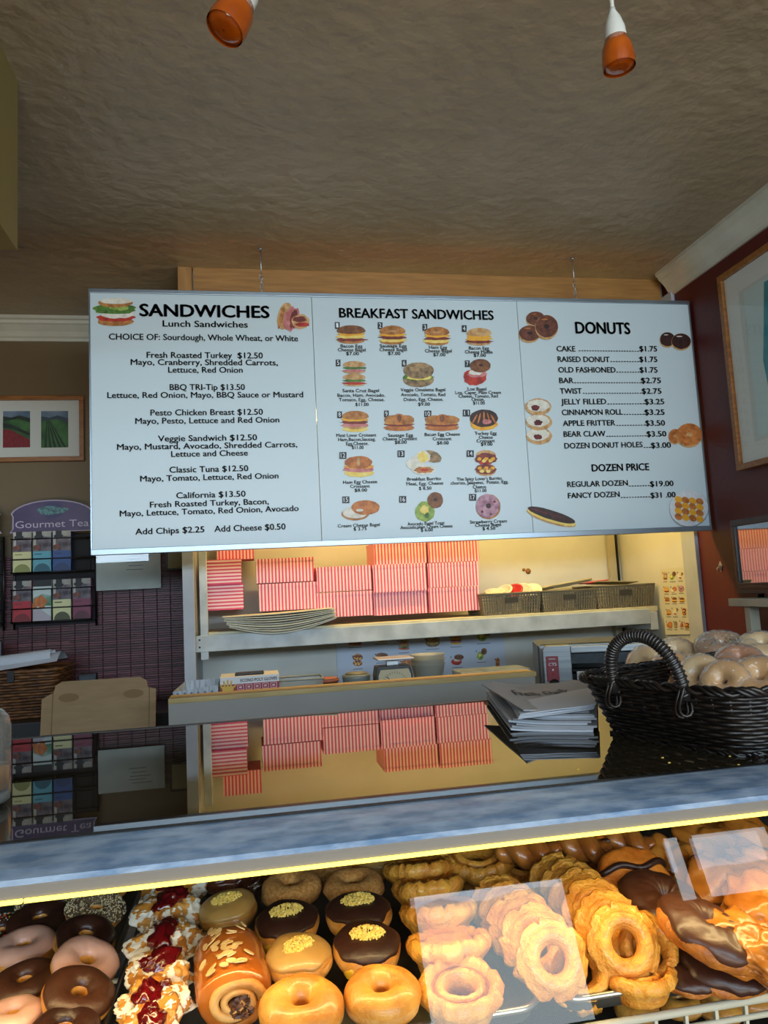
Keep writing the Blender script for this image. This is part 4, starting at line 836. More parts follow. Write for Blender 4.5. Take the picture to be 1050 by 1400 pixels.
# ---------------------------------------------------------------- amber spot lamps
amber = mat('amber_glass', '#b8560a', .15, col2='#8a3806', ns=22, coat=.6, contrast=(.3, .75)); sock = mat('white_socket', '#cfcfc6', .35)
def lamp(label, px, pyt, pyb, y, tilt, s=1.0):
    p = on('Y', y, px, pyb)
    t = thing('spot_lamp', label, 'lamp', p, group=None, rot=(tilt[0], tilt[1], 0))
    MB().lathe([(.0235*s, 0), (.0245*s, .010*s), (.0225*s, .030*s), (.0165*s, .046*s), (.0160*s, .046*s), (.0215*s, .030*s), (.0232*s, .010*s), (.0218*s, .0015*s), (.012*s, -.0015*s), (.001*s, -.002*s)], seg=28, cap=False).build('glass_shade', amber, t)
    MB().lathe([(.0150*s, .040*s), (.0160*s, .048*s), (.0150*s, .062*s), (.0105*s, .078*s), (.0048*s, .090*s), (.0042*s, .095*s)], seg=24).build('socket', sock, t)
    MB().lathe([(.010*s, .012*s), (.011*s, .03*s), (.008*s, .042*s)], seg=16).build('bulb', mat('bulb_glass', '#c9b79a', .2), t)
    M_ = Euler([radians(tilt[0]), radians(tilt[1]), 0]).to_matrix(); L = (CZ-p.z-.002)
    top = M_.inverted() @ Vector((0, 0, 1)); base = Vector((0, 0, .092*s))
    MB().tube([base, base+top*(L*.5), (M_.inverted() @ Vector((0, 0, L)))], .0032*s, 8).build('stem', sock, t)
    MB().lathe([(.03, -.012), (.03, 0)], (0, 0, 0), 20, M=Matrix.Translation(M_.inverted() @ Vector((0, 0, L))) @ M_.inverted().to_4x4()).build('ceiling_cap', sock, t)
lamp('upright spot lamp with amber glass shade and white socket, near the red wall', 847, 5, 93, .95, (2, -3), 1.0)
lamp('tilted spot lamp with dark amber glass shade, left of the photo centre', 307, 0, 40, .95, (-8, 27), 1.15)

# ---------------------------------------------------------------- display case
GZ = -.226
dc = thing('display_case', 'long glass donut display case with a steel front rail', 'display case', (0, 0, 0))
XL, XR = -1.05, 1.38
topg = mat('dark_glass_top', '#2e281c', .015, ior=1.95, spec=.5)
box(XL, XR, .810, 1.429, GZ-.008, GZ).build('glass_top', topg, dc)
box(XL, XR, 1.429, 1.439, GZ-.010, GZ+.001).build('rear_edge', mat('case_edge', '#3a3530', .4, metal=.5), dc)
box(XL, XR, .802, .810, GZ-.010, GZ+.001).build('front_seam', mat('seam_black', '#0c0c0c', .5), dc)
rail_sheen_m = mat('steel_rail', '#c0d8f4', .38, metal=.4, col2='#7d9fc8', ns=26, stretch=(1, 2, 2), bump=.25, bs=60)  # blue tint and bright blotches paint the sky's sheen into the steel colour
prof = [(.802, GZ), (.770, GZ-.0005), (.736, GZ-.003), (.7195, GZ-.007), (.716, GZ-.011), (.7195, GZ-.012), (.802, GZ-.012)]
n = len(prof)
MB().add([(x, a, b) for x in (XL, XR) for a, b in prof], [tuple(range(n))[::-1], tuple(range(n, 2*n))]+[(i, (i+1) % n, (i+1) % n+n, i+n) for i in range(n)]).build('steel_rail', rail_sheen_m, dc)
box(XL, XR, .725, .733, GZ-.026, GZ-.012).build('fascia_strip', mat('fascia_grey', '#77726b', .5, metal=.2), dc)
led = mat('led_strip', '#ffe35a', .4, emit=2.2)
box(XL, -.207, .723, .728, GZ-.0288, GZ-.0252).build('led_strip', led, dc); box(-.205, XR, .723, .728, GZ-.0288, GZ-.0252).build('led_strip', led, dc)
gq = MB(); gq.add([(XL, .714, GZ-.012), (XR, .714, GZ-.012), (XR, .624, GZ-.36), (XL, .624, GZ-.36), (XL, .717, GZ-.012), (XR, .717, GZ-.012), (XR, .627, GZ-.36), (XL, .627, GZ-.36)], [(0, 1, 2, 3)])
gq.build('front_glass', pane_mat('case_glass', boost=1.6), dc)
box(XL, XR, 1.39, 1.429, -1.42, GZ-.008).build('rear_panel', mat('case_inner_dark', '#1d1812', .4), dc)
box(XL, XL+.02, .64, 1.39, -1.42, GZ-.012).build('side_panel', MATS['case_inner_dark'], dc); box(XR-.02, XR, .64, 1.39, -1.42, GZ-.012).build('side_panel', MATS['case_inner_dark'], dc)
box(XL, XR, .61, 1.43, -1.498, -1.0).build('base_cabinet', mat('case_base', '#57504a', .5), dc)
box(XL+.02, XR-.02, .70, 1.39, -.66, -.652).build('lower_shelf', mat('lower_shelf_dark', '#241d16', .5), dc)
box(XL+.02, XR-.02, .63, 1.39, -1.0, -.99).build('floor_panel', MATS['case_inner_dark'], dc)
# white wire rack carrying the trays
TZf = -.428
wr = thing('wire_shelf', 'white coated wire shelf with short prongs carrying the donut trays', 'shelf', (0, 0, 0))
ww = mat('white_coated_wire', '#b9b6a2', .4)
q = MB(); q.tube([(XL+.03, .724, TZf-.004), (XR-.03, .724, TZf-.004)], .004, 8).build('front_wire', ww, wr)
q = MB(); q.tube([(XL+.03, .722, TZf-.018), (XR-.03, .722, TZf-.018)], .003, 8).build('lower_wire', ww, wr)
for i in range(72):
    x = XL+.04+i*.033
    box(x, x+.0035, .7215, .726, TZf-.032, TZf-.004).build('prong', ww, wr)
for y_ in (.95, 1.18, 1.36): MB().tube([(XL+.03, y_, TZf-.004), (XR-.03, y_, TZf-.004)], .003, 6).build('cross_wire', ww, wr)
# aluminium baking trays
tm = mat('tray_metal', '#8f8f86', .35, metal=.85, col2='#6f6f66', ns=12)
def bake_tray(label, x0, x1, y0, y1):
    t = thing('baking_tray', label, 'tray', ((x0+x1)/2, (y0+y1)/2, TZf+.0005)); W, D = (x1-x0)/2, (y1-y0)/2
    def rr(w_, d_, z, r_, n=6):
        pts = []
        for cx_, cy_, a0 in ((w_-r_, d_-r_, 0), (-w_+r_, d_-r_, 90), (-w_+r_, -d_+r_, 180), (w_-r_, -d_+r_, 270)):
            for k_ in range(n+1): a = radians(a0+90*k_/n); pts.append((cx_+r_*cos(a), cy_+r_*sin(a), z))
        return pts
    q = MB(); R_ = [rr(W-.012, D-.012, .002, .02), rr(W-.008, D-.008, .003, .022), rr(W-.004, D-.004, .017, .024)]
    q.grid(R_, cv=True); n_ = len(R_[0]); q.f.append(tuple(range(n_))); q.m.append(0); q.s.append(False); q.build('pan', tm, t)
    MB().tube(rr(W-.002, D-.002, .018, .025), .0032, 8, closed=True).build('rim', mat('tray_rim', '#a9aaa4', .28, metal=.9), t)
bake_tray('aluminium tray of iced donuts at the far left of the case', -.62, -.170, .735, 1.34)
bake_tray('aluminium tray of jelly pastries, crumb donuts and old-fashioneds', -.158, .268, .728, 1.34)
bake_tray('aluminium tray of orange-gold old-fashioned donuts and chocolate ones', .282, .735, .73, 1.34)
bake_tray('aluminium tray of fritters at the far right of the case', .747, 1.2, .73, 1.34)
# ---------------------------------------------------------------- pastries
dough = mat('fried_dough', '#d6963c', .45, col2='#b56f24', ns=28, bump=.35, bs=120, coat=.25)
dough_band = mat('dough_pale', '#dba45a', .5, col2='#c07f34', ns=40, bump=.3, bs=150)
dough_orange = mat('orange_dough', '#e08628', .4, col2='#c9681a', ns=20, bump=.5, bs=120, coat=.3)
dough_sugar = mat('sugared_dough', '#d49a50', .75, col2='#b9792f', ns=200, bump=.7, bs=500, contrast=(.4, .6))
dough_old = mat('old_fashioned_dough', '#e8a53a', .5, col2='#c97a20', ns=36, bump=.9, bs=160, coat=.3)
dough_crack = mat('old_fashioned_dark', '#c0772a', .5, col2='#8f4d14', ns=40, bump=.6, bs=160)
choc = mat('chocolate_icing', '#3a1d12', .42, col2='#2c150c', ns=20, bump=.35, bs=60, coat=.1)
mchoc = mat('milk_chocolate_icing', '#4d2a19', .42, col2='#422413', ns=16, bump=.4, bs=50, coat=.1)
nut_base = mat('nut_coating', '#6f5c3c', .7, col2='#4f3f28', ns=90)
pink_ic = mat('pale_pink_icing', '#d9a890', .4, col2='#cd9880', ns=20, bump=.25, bs=60, coat=.2)
maple = mat('maple_icing', '#c79a52', .35, col2='#b78641', ns=20, bump=.25, bs=60, coat=.3)
crumb_m = mat('yellow_crumb', '#f6dc78', .8, col2='#ecc350', ns=300)
custard = mat('custard', '#dcb030', .35, col2='#c99a20', ns=30)
nut_a = mat('crushed_nut_light', '#c9b68a', .7); nut_b = mat('crushed_nut_dark', '#4a3b26', .7)
jelly = mat('red_jelly', '#6d0a10', .06, col2='#3a0508', ns=20, coat=1, bump=.5, bs=70)
sugar = mat('powdered_sugar', '#efe6d2', .9, col2='#e2d3b5', ns=90)
dark_fr = mat('dark_glazed', '#5f2f16', .2, col2='#331408', ns=40, bump=1, bs=70, coat=.8)
fritter_m = mat('fritter_glaze', '#c97c2c', .25, col2='#a35d1c', ns=24, bump=.5, bs=60, coat=.25)
nz = lambda x, y, z, s=0: noise.noise((x+s*3.1, y+s*1.7, z+s*2.3))
def hump(style, v, u, seed):
    """cross-section point (radius, height) for angle v (0 outer rim, pi/2 top, pi hole side)"""
    if style == 'ring': R_, r_, hz = .0295, .0205, .0185; return R_+r_*cos(v), hz*sin(v)
    if style == 'cake': R_, r_, hz = .0275, .0235, .0150; return R_+r_*cos(v), hz*sin(v)+.0012*sin(4*v)
    if style == 'bun':
        a, h = .0475, .0215; k_ = abs(cos(v))**.62*(1 if cos(v) > 0 else -1)
        return a*max(0, k_), h*sin(v)
def ring_mesh(style, seed, mats, nu=40, nv=18, amp=.0016, band=True):
    if style == 'cake': nu, nv = 60, 24
    rows = []
    for i in range(nu):
        u = 2*pi*i/nu; row = []
        for j in range(nv if style != 'bun' else nv+1):
            v = 2*pi*j/nv if style != 'bun' else -pi/2+pi*j/nv
            r_, z = hump(style, v, u, seed); d = 1+amp/.03*2*nz(cos(u)*1.3, sin(u)*1.3, v*.5, seed); r_ = r_*d
            if style == 'cake':
                k_ = 1+.07*nz(cos(u)*3, sin(u)*3, v, seed); r_ *= k_; z += .0016*nz(cos(u)*4, sin(u)*4, v*1.5, seed)
            row.append((r_*cos(u), r_*sin(u), z*(1+.12*nz(cos(u), sin(u), 5, seed))))
        rows.append(row)
    q = MB(); q.grid(rows, 0, True, cu=True, cv=(style != 'bun'))
    if band:
        for k_ in range(len(q.f)):
            c_ = sum((Vector(q.v[i]) for i in q.f[k_]), Vector())/4
            if abs(c_.z+.001) < .0035 and math.hypot(c_.x, c_.y) > .03: q.m[k_] = 1
    return q
def icing_mesh(style, seed, off=.0015, lo=.18, hi=2.7, nu=48, nv=12, drip=.22):
    rows = []
    for i in range(nu):
        u = 2*pi*i/nu; row = []
        a = lo+drip*nz(cos(u)*2.2, sin(u)*2.2, 9, seed)+.1*sin(5*u+seed)*drip; b = hi if style != 'bun' else pi/2
        for j in range(nv+1):
            v = a+(b-a)*j/nv; r_, z = hump(style, v, u, seed); r2_, z2_ = hump(style, v+.01, u, seed)
            d = 1+.0016/.03*2*nz(cos(u)*1.3, sin(u)*1.3, v*.5, seed); o = off*(1 if 0 < j < (nv if style != 'bun' else nv+1) else -.4)
            if style == 'cake':
                k_ = 1+.07*nz(cos(u)*3, sin(u)*3, v, seed); r_ *= k_; z += .0016*nz(cos(u)*4, sin(u)*4, v*1.5, seed); r2_ *= k_; z2_ += z-hump(style, v, u, seed)[1]
            nx, nzz = (z2_-z), -(r2_-r_); L = math.hypot(nx, nzz) or 1
            r_ = r_*d+o*nx/L; row.append((max(0, r_)*cos(u), max(0, r_)*sin(u), (z+(o*nzz/L if style != 'bun' else o))*(1+.12*nz(cos(u), sin(u), 5, seed))+.0004))
        rows.append(row)
    return MB().grid(rows, 0, True, cu=True)
def bits(n, seed, style, size, mats, parent, name, v0=.4, v1=2.6, clump=None, lift=.0022):
    r_ = random.Random(seed); q = MB()
    for _ in range(n):
        if clump:
            rr = clump*math.sqrt(r_.random()); th = r_.uniform(0, 2*pi); x, y = rr*cos(th)*1.2, rr*sin(th)*.8
            R0 = math.hypot(x, y); z = .0215*math.sqrt(max(0, 1-(R0/.0475)**3.2))+.002+r_.random()*.008*(1-rr/clump)
        else:
            u = r_.uniform(0, 2*pi); v = r_.uniform(v0, v1); R0, z = hump(style, v, u, 0); x, y = R0*cos(u), R0*sin(u); k_ = 1+lift/.03; x, y = x*k_, y*k_; z += lift*sin(v)
        s = size*r_.uniform(.6, 1.3); M_ = Matrix.Translation((x, y, z)) @ Euler((r_.uniform(0, 3), r_.uniform(0, 3), r_.uniform(0, 3))).to_matrix().to_4x4()
        q.box(-s, s, -s*.7, s*.7, -s*.5, s*.5, r_.randrange(len(mats)), M=M_)
    o = q.build(name, mats, parent); o['kind'] = 'stuff'; return o
def old_mesh(seed, nu=72):
    """old-fashioned donut: cracked petal crown on top, smooth small ring underneath"""
    prof = [(.018, -.006), (.0165, .000), (.0165, .006), (.0195, .0125), (.0235, .0145), (.0275, .0115), (.0295, .0065), (.0325, .0105), (.0385, .0155), (.0445, .0130), (.0490, .0065), (.0475, .0005), (.0420, -.0045), (.0375, -.0075), (.0360, -.0125), (.0335, -.0175), (.0285, -.0195), (.0235, -.0175), (.0205, -.0125)]
    rows = []
    for i in range(nu):
        u = 2*pi*i/nu; lob = abs(sin(u*3.5+seed)); lob = 1-2.2*max(0, .28-lob); fine = .6*nz(cos(u)*5, sin(u)*5, 1, seed)
        row = []
        for k_, (r_, z) in enumerate(prof):
            w_ = max(0, min(1, (r_-.030)/.012)) if 6 < k_ < 13 else 0
            rr = r_*(1+w_*(.26*(lob-1)+.12*fine)) + .0008*nz(cos(u)*9, sin(u)*9, k_*.6, seed)
            zz = z+w_*.0065*(lob-.6)+w_*.003*nz(cos(u)*8, sin(u)*8, 2, seed)+.0016*nz(cos(u)*4, sin(u)*4, k_*.5, seed)*(1 if k_ < 13 else .4)
            row.append((rr*cos(u), rr*sin(u), zz))
        rows.append(row)
    q = MB(); q.grid(rows, 0, True, cu=True, cv=True)
    nvp = len(prof)
    for f_i in range(len(q.f)):
        j = f_i % nvp
        if j in (5, 6): q.m[f_i] = 1
    return q
def blob_mesh(seed, rx, ry, rz, nu=36, nv=18, amp=.25, fr_=1.6, fine=.05):
    rows = []
    for i in range(nu):
        u = 2*pi*i/nu; row = []
        for j in range(nv+1):
            v = -pi/2+pi*j/nv; x, y, z = cos(u)*cos(v), sin(u)*cos(v), sin(v)
            d = 1+amp*nz(x*fr_, y*fr_, z*fr_, seed)+fine*nz(x*6, y*6, z*6, seed)
            row.append((rx*x*d, ry*y*d, rz*z*d))
        rows.append(row)
    return MB().grid(rows, 0, True, cu=True)

def rot3(q, ax, deg, d=(0, 0, 0)):
    M_ = Matrix.Translation(d) @ Matrix.Rotation(radians(deg), 4, ax); q.v = [tuple(M_ @ Vector(p)) for p in q.v]; return q
PROTO = {}; USED = set()
def proto(kind):
    if kind in PROTO: return PROTO[kind]
    cats = {'name': 'donut', 'cat': 'donut'}
    t = bpy.data.objects.new('donut', None); COL.objects.link(t); t.empty_display_size = .02
    base, var = kind[0], kind[1]
    if base == 'ring':
        ring_mesh('ring', var*7+1, None).build('dough', [dough_sugar, dough_sugar] if kind[2] == 'sugar' else [dough, dough_band], t)
        ic = {'choc': choc, 'mchoc': mchoc, 'pink': pink_ic, 'nuts': nut_base, 'sprinkle': choc, 'glaze': None, 'sugar': None}[kind[2]]
        if ic: icing_mesh('ring', var*7+1).build('icing', ic, t)
        if kind[2] == 'nuts': bits(1100, var, 'ring', .0013, [nut_a, nut_b, nut_a], t, 'crushed_nuts', .3, 2.7)
        if kind[2] == 'sprinkle': bits(240, var, 'ring', .0015, [mat('sprinkle_red', '#c22b22'), mat('sprinkle_white', '#e8e2d2'), mat('sprinkle_green', '#3f8a4a'), mat('sprinkle_yellow', '#dcb52b')], t, 'sprinkles', .4, 2.6)
    elif base == 'bun':
        ring_mesh('bun', var*5+2, None).build('dough', [dough, dough_band], t)
        icing_mesh('bun', var*5+2, lo=.35).build('icing', {'choc': choc, 'maple': maple}[kind[2]], t)
        bits(300, var+40, 'bun', .0017, [crumb_m], t, 'crumb_topping', clump=.020)
        rot3(blob_mesh(var+3, .014, .008, .010, 20, 10, .3), 'Z', -60, (-.026, -.034, -.006)).build('custard_filling', custard, t)
    elif base == 'old': old_mesh(var*1.37).build('dough', [dough_old, dough_crack], t)
    elif base == 'cake':
        ring_mesh('cake', var*3+1, None, band=False).build('dough', dough_orange if kind[2] == 'stripe' else dough_crack, t)
        if kind[2] == 'choc': icing_mesh('cake', var*3+1, off=.0022, lo=.0, hi=3.2, nu=72, nv=16, drip=.5).build('icing', mchoc if var % 2 else choc, t)
        else:
            for k_ in range(3):
                y = -.027+.024*k_; e = MB(); pts = []
                for i in range(21):
                    x = -.047+.094*i/20; yy = y+.003*sin(x*110+k_*2); R0 = math.hypot(x, yy)
                    zz = .0150*math.sqrt(max(0, 1-((R0-.0275)/.0235)**2))+.0015
                    pts.append((x, yy, zz))
                e.tube(pts, .0042, 7).build('chocolate_stripe', choc, t)
    elif base == 'twist':
        for s_ in (0, 1):
            pts = []; rr = []
            for i in range(31):
                a = i/30; ph = a*pi*2.4+s_*pi; e_ = sin(pi*min(1, max(0, a)))**.5
                pts.append((-.055+.11*a, .0115*cos(ph)*(.4+.6*e_), .0095*sin(ph)*(.4+.6*e_))); rr.append(.0155*(.45+.55*e_))
            MB().tube(pts, rr, 12).build('dough_strand', mat('twist_glaze', '#c07a30', .3, col2='#99531c', ns=30, coat=.4, bump=.3, bs=80), t)
    elif base == 'jelly':
        q = blob_mesh(var, .044, .034, .024, 84, 42, .35, 1.5, .13)
        q.build('dough', dough, t)
        # powdered sugar lies on the higher folds
        keep = []
        for i, f in enumerate(q.f):
            c_ = sum((Vector(q.v[k_]) for k_ in f), Vector())/len(f)
            if c_.z > -.008 and nz(c_.x*90, c_.y*90, c_.z*90, var)+.45*nz(c_.x*260, c_.y*260, 3, var)+(.2 if abs(c_.x) > .022 else -.1) > .14: keep.append(i)
        e = MB(); e.v = [tuple(Vector(p)*1.025) for p in q.v]; e.f = [q.f[i] for i in keep]; e.m = [0]*len(keep); e.s = [True]*len(keep); e.build('powdered_sugar', sugar, t)
        rot3(blob_mesh(var+5, .025, .0165, .011, 26, 12, .6, 2.0), 'Z', 20*var, (-.004, -.004, .020)).build('jelly_filling', jelly, t)
        rot3(blob_mesh(var+9, .011, .008, .008, 18, 9, .5, 2.0), 'Z', 40, (.012, .006, .020)).build('jelly_filling', jelly, t)
    elif base == 'fritter':
        q = blob_mesh(var, .050, .040, .020, 60, 30, .38, 2.2, .05)
        q.build('dough', dark_fr if kind[2] == 'dark' else fritter_m, t)
        if kind[2] == 'never':
            keep = [i for i, f in enumerate(q.f) if sum(q.v[k_][2] for k_ in f)/len(f) > .002 and nz(q.v[f[0]][0]*60, q.v[f[0]][1]*60, 2, var) > .12]
            e = MB(); e.v = [tuple(Vector(p)*1.02) for p in q.v]; e.f = [q.f[i] for i in keep]; e.m = [0]*len(keep); e.s = [True]*len(keep); e.build('sugar_glaze', mat('sugar_glaze', '#cf9a5c', .15, coat=1), t)
    PROTO[kind] = t
    return t
def put(kind, px, py, wpx, z, rot, label, name='donut', cat='donut', group=None, base_w=.098, sc=(1, 1, 1)):
    pr = proto(kind)
    if kind in USED: o = dup(pr)
    else: o = pr; USED.add(kind)
    p = on('Z', z, px, py); mpp = p.dot(CF)/FPX; s = wpx*mpp/base_w
    o.name = name; o.location = p; o.rotation_mode = 'ZXY' if False else 'XYZ'
    # lean towards the customer (X), sideways (Y), after a spin about its own axis (Z)
    M_ = Matrix.Rotation(radians(rot[1]), 3, 'Y') @ Matrix.Rotation(radians(rot[0]), 3, 'X') @ Matrix.Rotation(radians(rot[2]), 3, 'Z')
    o.rotation_euler = M_.to_euler(); o.scale = (s*sc[0], s*sc[1], s*sc[2])
    tag(o, label, cat, group); return o
GA, GB, GC = 'iced ring donuts in the left tray', 'filled donuts with crumb topping', 'old-fashioned donuts standing in rows'
# left tray
for a in [
 (('ring', 1, 'sprinkle'), 2, 1277, 63, -.385, (14, 0, 0), 'chocolate ring donut with coloured sprinkles cut off at the left edge'),
 (('ring', 2, 'nuts'), 66, 1234, 77, -.372, (12, 0, 0), 'nut-crusted ring donut at the back left of the case'),
 (('ring', 3, 'choc'), 55, 1262, 83, -.378, (10, 0, 20), 'dark chocolate ring donut below the back-left nut-crusted one'),
 (('ring', 4, 'pink'), 32, 1300, 84, -.380, (8, 0, 0), 'pale pink iced ring donut nearest the left edge'),
 (('ring', 5, 'mchoc'), 34, 1347, 86, -.382, (8, 0, 40), 'milk chocolate ring donut below the leftmost pink one'),
 (('ring', 4, 'pink'), 18, 1393, 81, -.384, (2, 0, 80), 'pale pink iced ring donut in the bottom left corner'),
 (('ring', 6, 'glaze'), 142, 1216, 62, -.372, (4, 0, 0), 'plain glazed ring donut at the back, right column of left tray'),
 (('ring', 7, 'nuts'), 130, 1248, 74, -.368, (12, 12, 0), 'nut-crusted ring donut in the right column of the left tray'),
 (('ring', 3, 'choc'), 116, 1284, 80, -.374, (14, 14, 70), 'dark chocolate ring donut between nut-crusted and pink, right column'),
 (('ring', 8, 'pink'), 116, 1320, 86, -.374, (16, 22, 0), 'pale pink ring donut with a small hole, tilted beside the tray edge'),
 (('ring', 5, 'mchoc'), 106, 1364, 94, -.376, (14, 20, 120), 'large milk chocolate ring donut tilted below the right pink one'),
 (('ring', 3, 'choc'), 88, 1412, 92, -.384, (4, 8, 200), 'chocolate ring donut cut off at the bottom of the left tray')]:
    put(*a, group=GA)
# jelly pastries
for a in [
 (('jelly', 1, ''), 239, 1214, 73, -.378, (16, 0, 10), 'jelly pastry dusted with sugar at the back of its column'),
 (('jelly', 2, ''), 232, 1250, 80, -.372, (18, 0, 190), 'jelly pastry second from the back of the powdered column'),
 (('jelly', 3, ''), 226, 1292, 84, -.374, (18, 0, 20), 'jelly pastry with a single dark jelly spot, third in the powdered column'),
 (('jelly', 4, ''), 218, 1334, 86, -.376, (18, 0, 150), 'jelly pastry with spilling red jelly, third from the front'),
 (('jelly', 5, ''), 210, 1374, 88, -.380, (18, 0, 0), 'heavily sugared jelly pastry, second from the front'),
 (('jelly', 2, ''), 205, 1412, 90, -.384, (18, 0, 60), 'jelly pastry cut off at the bottom of the photo')]:
    put(*a, name='jelly_pastry', cat='pastry', group='powdered jelly pastries in a column', base_w=.082)
put(('fritter', 1, 'dark'), 322, 1200, 84, -.382, (16, 0, 0), 'dark glazed fritter behind the maple crumb donut', name='fritter', cat='fritter', base_w=.095)
put(('fritter', 2, 'dark'), 383, 1189, 66, -.382, (16, 0, 40), 'small dark glazed fritter behind the sugared rings', name='fritter', cat='fritter', base_w=.095)
for a in [
 (('ring', 11, 'sugar'), 444, 1188, 80, -.384, (2, 0, 0), 'sugared ring donut partly hidden under the light strip'),
 (('ring', 12, 'sugar'), 398, 1216, 80, -.372, (4, 0, 40), 'left one of the two sugared ring donuts behind the chocolate crumb ones'),
 (('ring', 11, 'sugar'), 483, 1214, 82, -.372, (4, 0, 90), 'right one of the two sugared ring donuts behind the chocolate crumb ones'),
 (('ring', 13, 'glaze'), 412, 1378, 116, -.372, (6, 0, 0), 'big plain glazed ring donut at the front, left one of a pair'),
 (('ring', 14, 'glaze'), 522, 1360, 106, -.374, (6, 0, 60), 'plain glazed ring donut at the front beside the old-fashioned')]: put(*a, group='plain and sugared ring donuts')
for a in [
 (('bun', 1, 'maple'), 312, 1247, 83, -.376, (7, -6, 0), 'maple-iced crumb donut behind the almond roll'),
 (('bun', 2, 'choc'), 393, 1266, 93, -.374, (7, -3, 0), 'chocolate-iced crumb donut in the column of maple ones'),
 (('bun', 3, 'maple'), 408, 1313, 95, -.374, (7, 0, 30), 'maple-iced crumb donut just behind the big glazed ring'),
 (('bun', 4, 'choc'), 490, 1252, 95, -.372, (5, 0, 0), 'chocolate-iced crumb donut behind another chocolate crumb one'),
 (('bun', 2, 'choc'), 502, 1298, 99, -.374, (9, 2, 0), 'frontmost chocolate-iced crumb donut with custard showing'),
 (('bun', 1, 'maple'), 517, 1178, 81, -.380, (3, 0, 60), 'maple-iced crumb donut under the light strip')]: put(*a, group=GB)
# almond roll: wound dough with sliced almonds
p = on('Z', -.385, 316, 1338); s = p.dot(CF)/FPX
ar = thing('almond_roll', 'glossy rolled pastry topped with sliced almonds and nut filling', 'pastry', p, rot=(0, 0, 6))
Wd = 50*s; rows = []
for i in range(25):
    a = i/24; y = -.060+.115*a; e_ = (1-abs(2*a-1)**5)**.5*.30+.70; row = []
    if i in (0, 24): e_ = .55
    for j in range(32):
        t_ = 2*pi*j/32; k_ = 1+.03*nz(cos(t_)*2, sin(t_)*2, a*3, 5)
        row.append((Wd*e_*cos(t_)*k_, y+.003*cos(t_*2), .030*e_*sin(t_)*k_+.006))
    rows.append(row)
MB().grid(rows, cv=True).build('dough', mat('roll_crust', '#c47126', .2, col2='#a5561a', ns=12, coat=.7, bump=.2, bs=50), ar)
sp = []
for i in range(60):
    a = i/59*2.1*2*pi; rr = .95-.75*i/59; sp.append((Wd*.70*rr*cos(a), -.0575-.004*(1-rr), .006+.024*.80*rr*sin(a)))
MB().tube(sp, [.0052-.002*i/59 for i in range(60)], 8).build('dough_spiral', dough_band, ar)
q = MB(); r_ = random.Random(8)
for _ in range(90):
    a = r_.uniform(0, 2*pi); rr = r_.random()**.5*.5; M_ = Matrix.Translation((.006+Wd*.6*rr*cos(a), -.060-.003*r_.random(), .003+.02*rr*sin(a))) @ Euler((r_.random()*3, r_.random()*3, 0)).to_matrix().to_4x4(); q.box(-.002, .002, -.0014, .0014, -.0014, .0014, r_.randrange(2), M=M_)
o = q.build('nut_filling', [mat('filling_brown', '#6a3a1a', .5), mat('filling_dark', '#40200e', .5)], ar); o['kind'] = 'stuff'
q = MB()
for k_ in range(34):
    th = r_.gauss(1.75, .34); y = -.05+.095*r_.random(); c_ = Vector((Wd*.99*cos(th), y, .0305*sin(th)+.0065)); M_ = Matrix.Translation(c_) @ Matrix.Rotation(pi/2-th, 4, 'Y') @ Matrix.Rotation(r_.uniform(0, 3), 4, 'Z') @ Matrix.Rotation(r_.uniform(-.3, .3), 4, 'X')
    pts = [(.0058*cos(v), .0030*sin(v)) for v in [2*pi*i/10 for i in range(10)]]
    q.add([M_ @ Vector((a, b, .0002)) for a, b in pts]+[M_ @ Vector((a, b, .0012)) for a, b in pts], [tuple(range(10))[::-1], tuple(range(10, 20))]+[(i, (i+1) % 10, (i+1) % 10+10, i+10) for i in range(10)])
o = q.build('almond_slices', mat('almond', '#e6c88a', .5, col2='#cda562', ns=60), ar); o['kind'] = 'stuff'
# old-fashioned column of the middle tray
for a in [
 (('old', 1, ''), 572, 1196, 92, -.372, (-14, 0, 0), 'old-fashioned donut at the back of the middle tray column'),
 (('old', 2, ''), 586, 1222, 98, -.372, (-16, 0, 40), 'old-fashioned donut second from the back, middle tray column'),
 (('old', 3, ''), 600, 1256, 106, -.374, (-16, 0, 80), 'old-fashioned donut third from the back, middle tray column'),
 (('old', 4, ''), 614, 1302, 112, -.378, (-12, 0, 10), 'old-fashioned donut standing behind the frontmost one, middle tray column'),
 (('old', 5, ''), 630, 1362, 118, -.388, (8, 0, 30), 'frontmost old-fashioned donut of the middle tray, lying crown up'),
 (('old', 3, ''), 650, 1177, 104, -.372, (18, 0, 0), 'old-fashioned donut lying crown up at the back of the third tray'),
 (('old', 1, ''), 712, 1188, 96, -.388, (20, 0, 70), 'old-fashioned donut under the twists at the back of the third tray')]: put(*a, group=GC, sc=(1.05, 1, 1.15))
